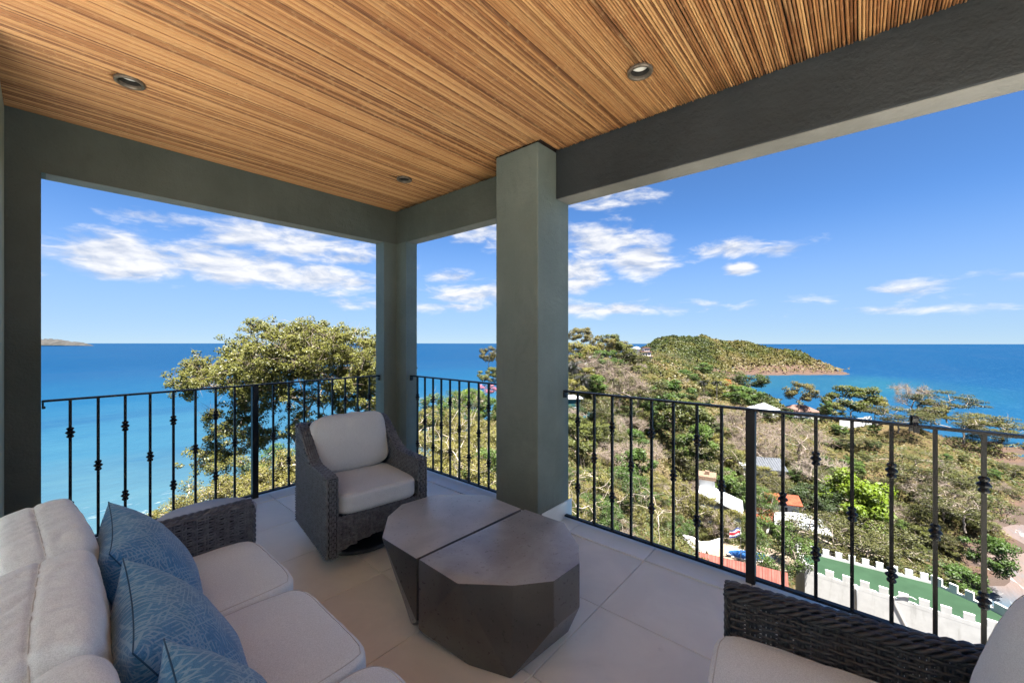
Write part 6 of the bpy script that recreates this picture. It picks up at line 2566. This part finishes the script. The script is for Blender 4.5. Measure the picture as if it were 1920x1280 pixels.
def canopy(lat, d, scale, hgt, size, seed):
    """leaf sprays lying over an uneven canopy surface"""
    def hh(a, b):
        q = 1 - np.abs(soft_noise(a, b, scale, seed))
        q2 = 1 - np.abs(soft_noise(a, b, scale * .42, seed + 2))
        return hgt * (np.clip(.55 * q + .30 * q2 + .25 * soft_noise(a, b, scale * 3.1, seed + 1), -.3, 1.3))
    z0 = terrain_z(lat, d)
    h = hh(lat, d)
    e = scale * .05
    gx = (hh(lat + e, d) - h) / e
    gy = (hh(lat, d + e) - h) / e
    n = np.stack([-gx, -gy, np.ones_like(gx) * .9], -1)
    n /= np.linalg.norm(n, axis=1)[:, None]
    n0 = n.copy()
    n = n + RS.normal(size=n.shape) * .42
    n /= np.linalg.norm(n, axis=1)[:, None]
    z = z0 + h + RS.uniform(-.45, .12, len(h)) * hgt * .35
    W = np.stack([FX * d + RX * lat, FY * d + RY * lat, z], -1)
    N = np.stack([FX * n[:, 1] + RX * n[:, 0], FY * n[:, 1] + RY * n[:, 0], n[:, 2]], -1)
    N0 = np.stack([FX * n0[:, 1] + RX * n0[:, 0], FY * n0[:, 1] + RY * n0[:, 0], n0[:, 2]], -1)
    return W, N, z0, h, N0


def build_masses():
    xs = np.random.RandomState(5)
    # undergrowth over the near slopes, evenly spread as seen from the terrace
    n = 11000
    x = xs.uniform(765, 1935, n)
    y = np.where(x > 1060, xs.uniform(668, 1130, n), xs.uniform(735, 930, n))
    la, de = [], []
    for a, b in zip(x, y):
        q = hit(a, b)
        if q is None or q[2] < SEA_Z + 1.6 or q[1] > 300: continue
        if 1630 < a < 1800 and 800 < b < 925 and xs.uniform() < .80: continue
        s = 1.3 * FPX / q[1]
        if blocked(a, b, s, s * .6, q[1]): continue
        m = 32 if q[1] > 30 else 40
        sp = q[1] * .016
        la.append(q[0] + xs.normal(0, sp, m)); de.append(q[1] + xs.normal(0, sp * 2.2, m))
    la, de = np.concatenate(la), np.concatenate(de)
    W, N, z0, h, N0 = canopy(la, de, 4.2, 1.15, 0, 1)
    k = z0 > SEA_Z + 1.4
    W, N, N0, la, de = W[k], N[k], N0[k], la[k], de[k]
    t = .42 + .34 * soft_noise(la, de, 17, 3) + .22 * soft_noise(la, de, 5, 4) + RS.normal(size=len(la)) * .10
    size = np.clip(de * .0048, .11, .80) * RS.uniform(.7, 1.4, len(la))
    me = quads_mesh('undergrowth', W, N, size, .55, ['mixed_leaf'], np.clip(t, 0, 1), 0, None, N0)
    tag(put('undergrowth', me), 'low mixed scrub covering the slope between the trees', 'undergrowth', kind='stuff')
    # woods on the isthmus and the headland
    n = 230000
    x = xs.uniform(1060, 1612, n)
    d = np.where(xs.uniform(size=n) < .34, np.exp(xs.uniform(math.log(215), math.log(500), n)), xs.uniform(480, 700, n))
    lat = (x - 960) / FPX * d
    W, N, z0, h, N0 = canopy(lat, d, 11.0, 5.5, 0, 2)
    py = 635 + FPX * (EYE - z0) / d
    alt = (z0 - SEA_Z) / 45
    k = z0 > SEA_Z + 2.0
    k &= ~((z0 < SEA_Z + 10) & (RS.uniform(size=n) < np.where(x > 1380, .88, .5)) & (d > 440))
    for (a, b, c, e, rd) in RECTS:
        k &= ~((d < rd + 3) & (d > rd - 60) & (x > a - 1) & (x < b + 1) & (py > c) & (py < e + 4))
    t = .34 + .34 * soft_noise(lat, d, 60, 3) + .20 * soft_noise(lat, d, 17, 4) + RS.normal(size=n) * .05
    far = d > 470
    low = np.clip((.52 - alt) / .38, 0, 1) * np.clip((x - 1300) / 90, 0, 1)
    t = np.where(far, t * (1 - low) + low * (.88 + .18 * soft_noise(lat, d, 14, 5)), t)
    t = np.where(far & (x < 1330) & (alt > .55), t - .22, t)
    size = np.where(far, RS.uniform(1.8, 3.6, n), RS.uniform(1.0, 2.0, n))
    me = quads_mesh('far_woodland', W[k], N[k], size[k], .66, ['mixed_leaf'], np.clip(t, 0, 1)[k], 0, None, N0[k])
    tag(put('far_woodland', me), 'dry tropical woodland covering the headland and the neck of land before it', 'woodland', kind='stuff')


build_masses()


# ------------------------------------------------------------------ labels for the plants on the slope
def label_plants():
    bars = [1065, 1083, 1114, 1148, 1183, 1222, 1262, 1307, 1353, 1408, 1468, 1530, 1597, 1671, 1753, 1845, 1930]
    ordn = ['first', 'second', 'third', 'fourth', 'fifth', 'sixth', 'seventh', 'eighth', 'ninth', 'tenth', 'eleventh', 'twelfth', 'thirteenth', 'fourteenth', 'fifteenth', 'sixteenth']
    look = {'olive': 'olive green broad tree', 'yellow': 'yellowish sparse tree', 'green': 'leafy mid-green tree', 'dark': 'dark green glossy tree', 'lime': 'bright lime green tree',
            'rust': 'brownish-green round tree', 'flame': 'orange-red flowering tree', 'pink': 'pink flowering bush', 'acacia': 'feathery flat-topped tree', 'dry': 'leafless grey-brown tree',
            'scrub': 'pale dry shrub', 'scrubgreen': 'olive shrub', 'fine': 'yellow-green shrub', 'finegreen': 'green leafy shrub', 'palm': 'palm tree'}
    cat = {'scrub': 'shrub', 'scrubgreen': 'shrub', 'fine': 'shrub', 'finegreen': 'shrub', 'pink': 'bush', 'palm': 'palm'}
    keyed = {}
    for (px, py, hp, kd, e, d) in TREES:
        if px < 720:
            where = 'below the railing near the large tree'
        elif px < 1000:
            where = 'behind the short railing, ' + ('above its top rail' if py < 715 else 'at mid height' if py < 800 else 'near its foot')
        else:
            g = max(0, min(15, sum(1 for b in bars if px > b) - 1))
            rail = 731 + (px - 1055) * .0984
            foot = 964 + (px - 1061) * .343
            f = (py - rail) / (foot - rail)
            lev = 'just above' if -.35 < f < 0 else 'well above' if f <= -.35 else 'high in' if f < .22 else 'mid-high in' if f < .45 else 'mid-low in' if f < .7 else 'low in'
            where = '%s railing gap %s from square column' % (lev, ordn[g])
        keyed.setdefault((look[kd], where), []).append((px, hp, kd, e))
    names = ['leftmost', 'second', 'third', 'fourth', 'fifth', 'sixth', 'seventh', 'eighth', 'ninth', 'tenth', 'eleventh', 'last']
    for (lk, where), lst in keyed.items():
        lst.sort(key=lambda q: q[0])
        for i, (px, hp, kd, e) in enumerate(lst):
            lab = '%s %s' % (lk, where)
            if len(lst) > 1:
                lab = '%s %s' % (names[min(i, 11)], lab)
            tag(e, lab, cat.get(kd, 'tree'), 'shrubs on the slope' if cat.get(kd) == 'shrub' else 'trees on the slope')


label_plants()
print('plants', len(TREES))
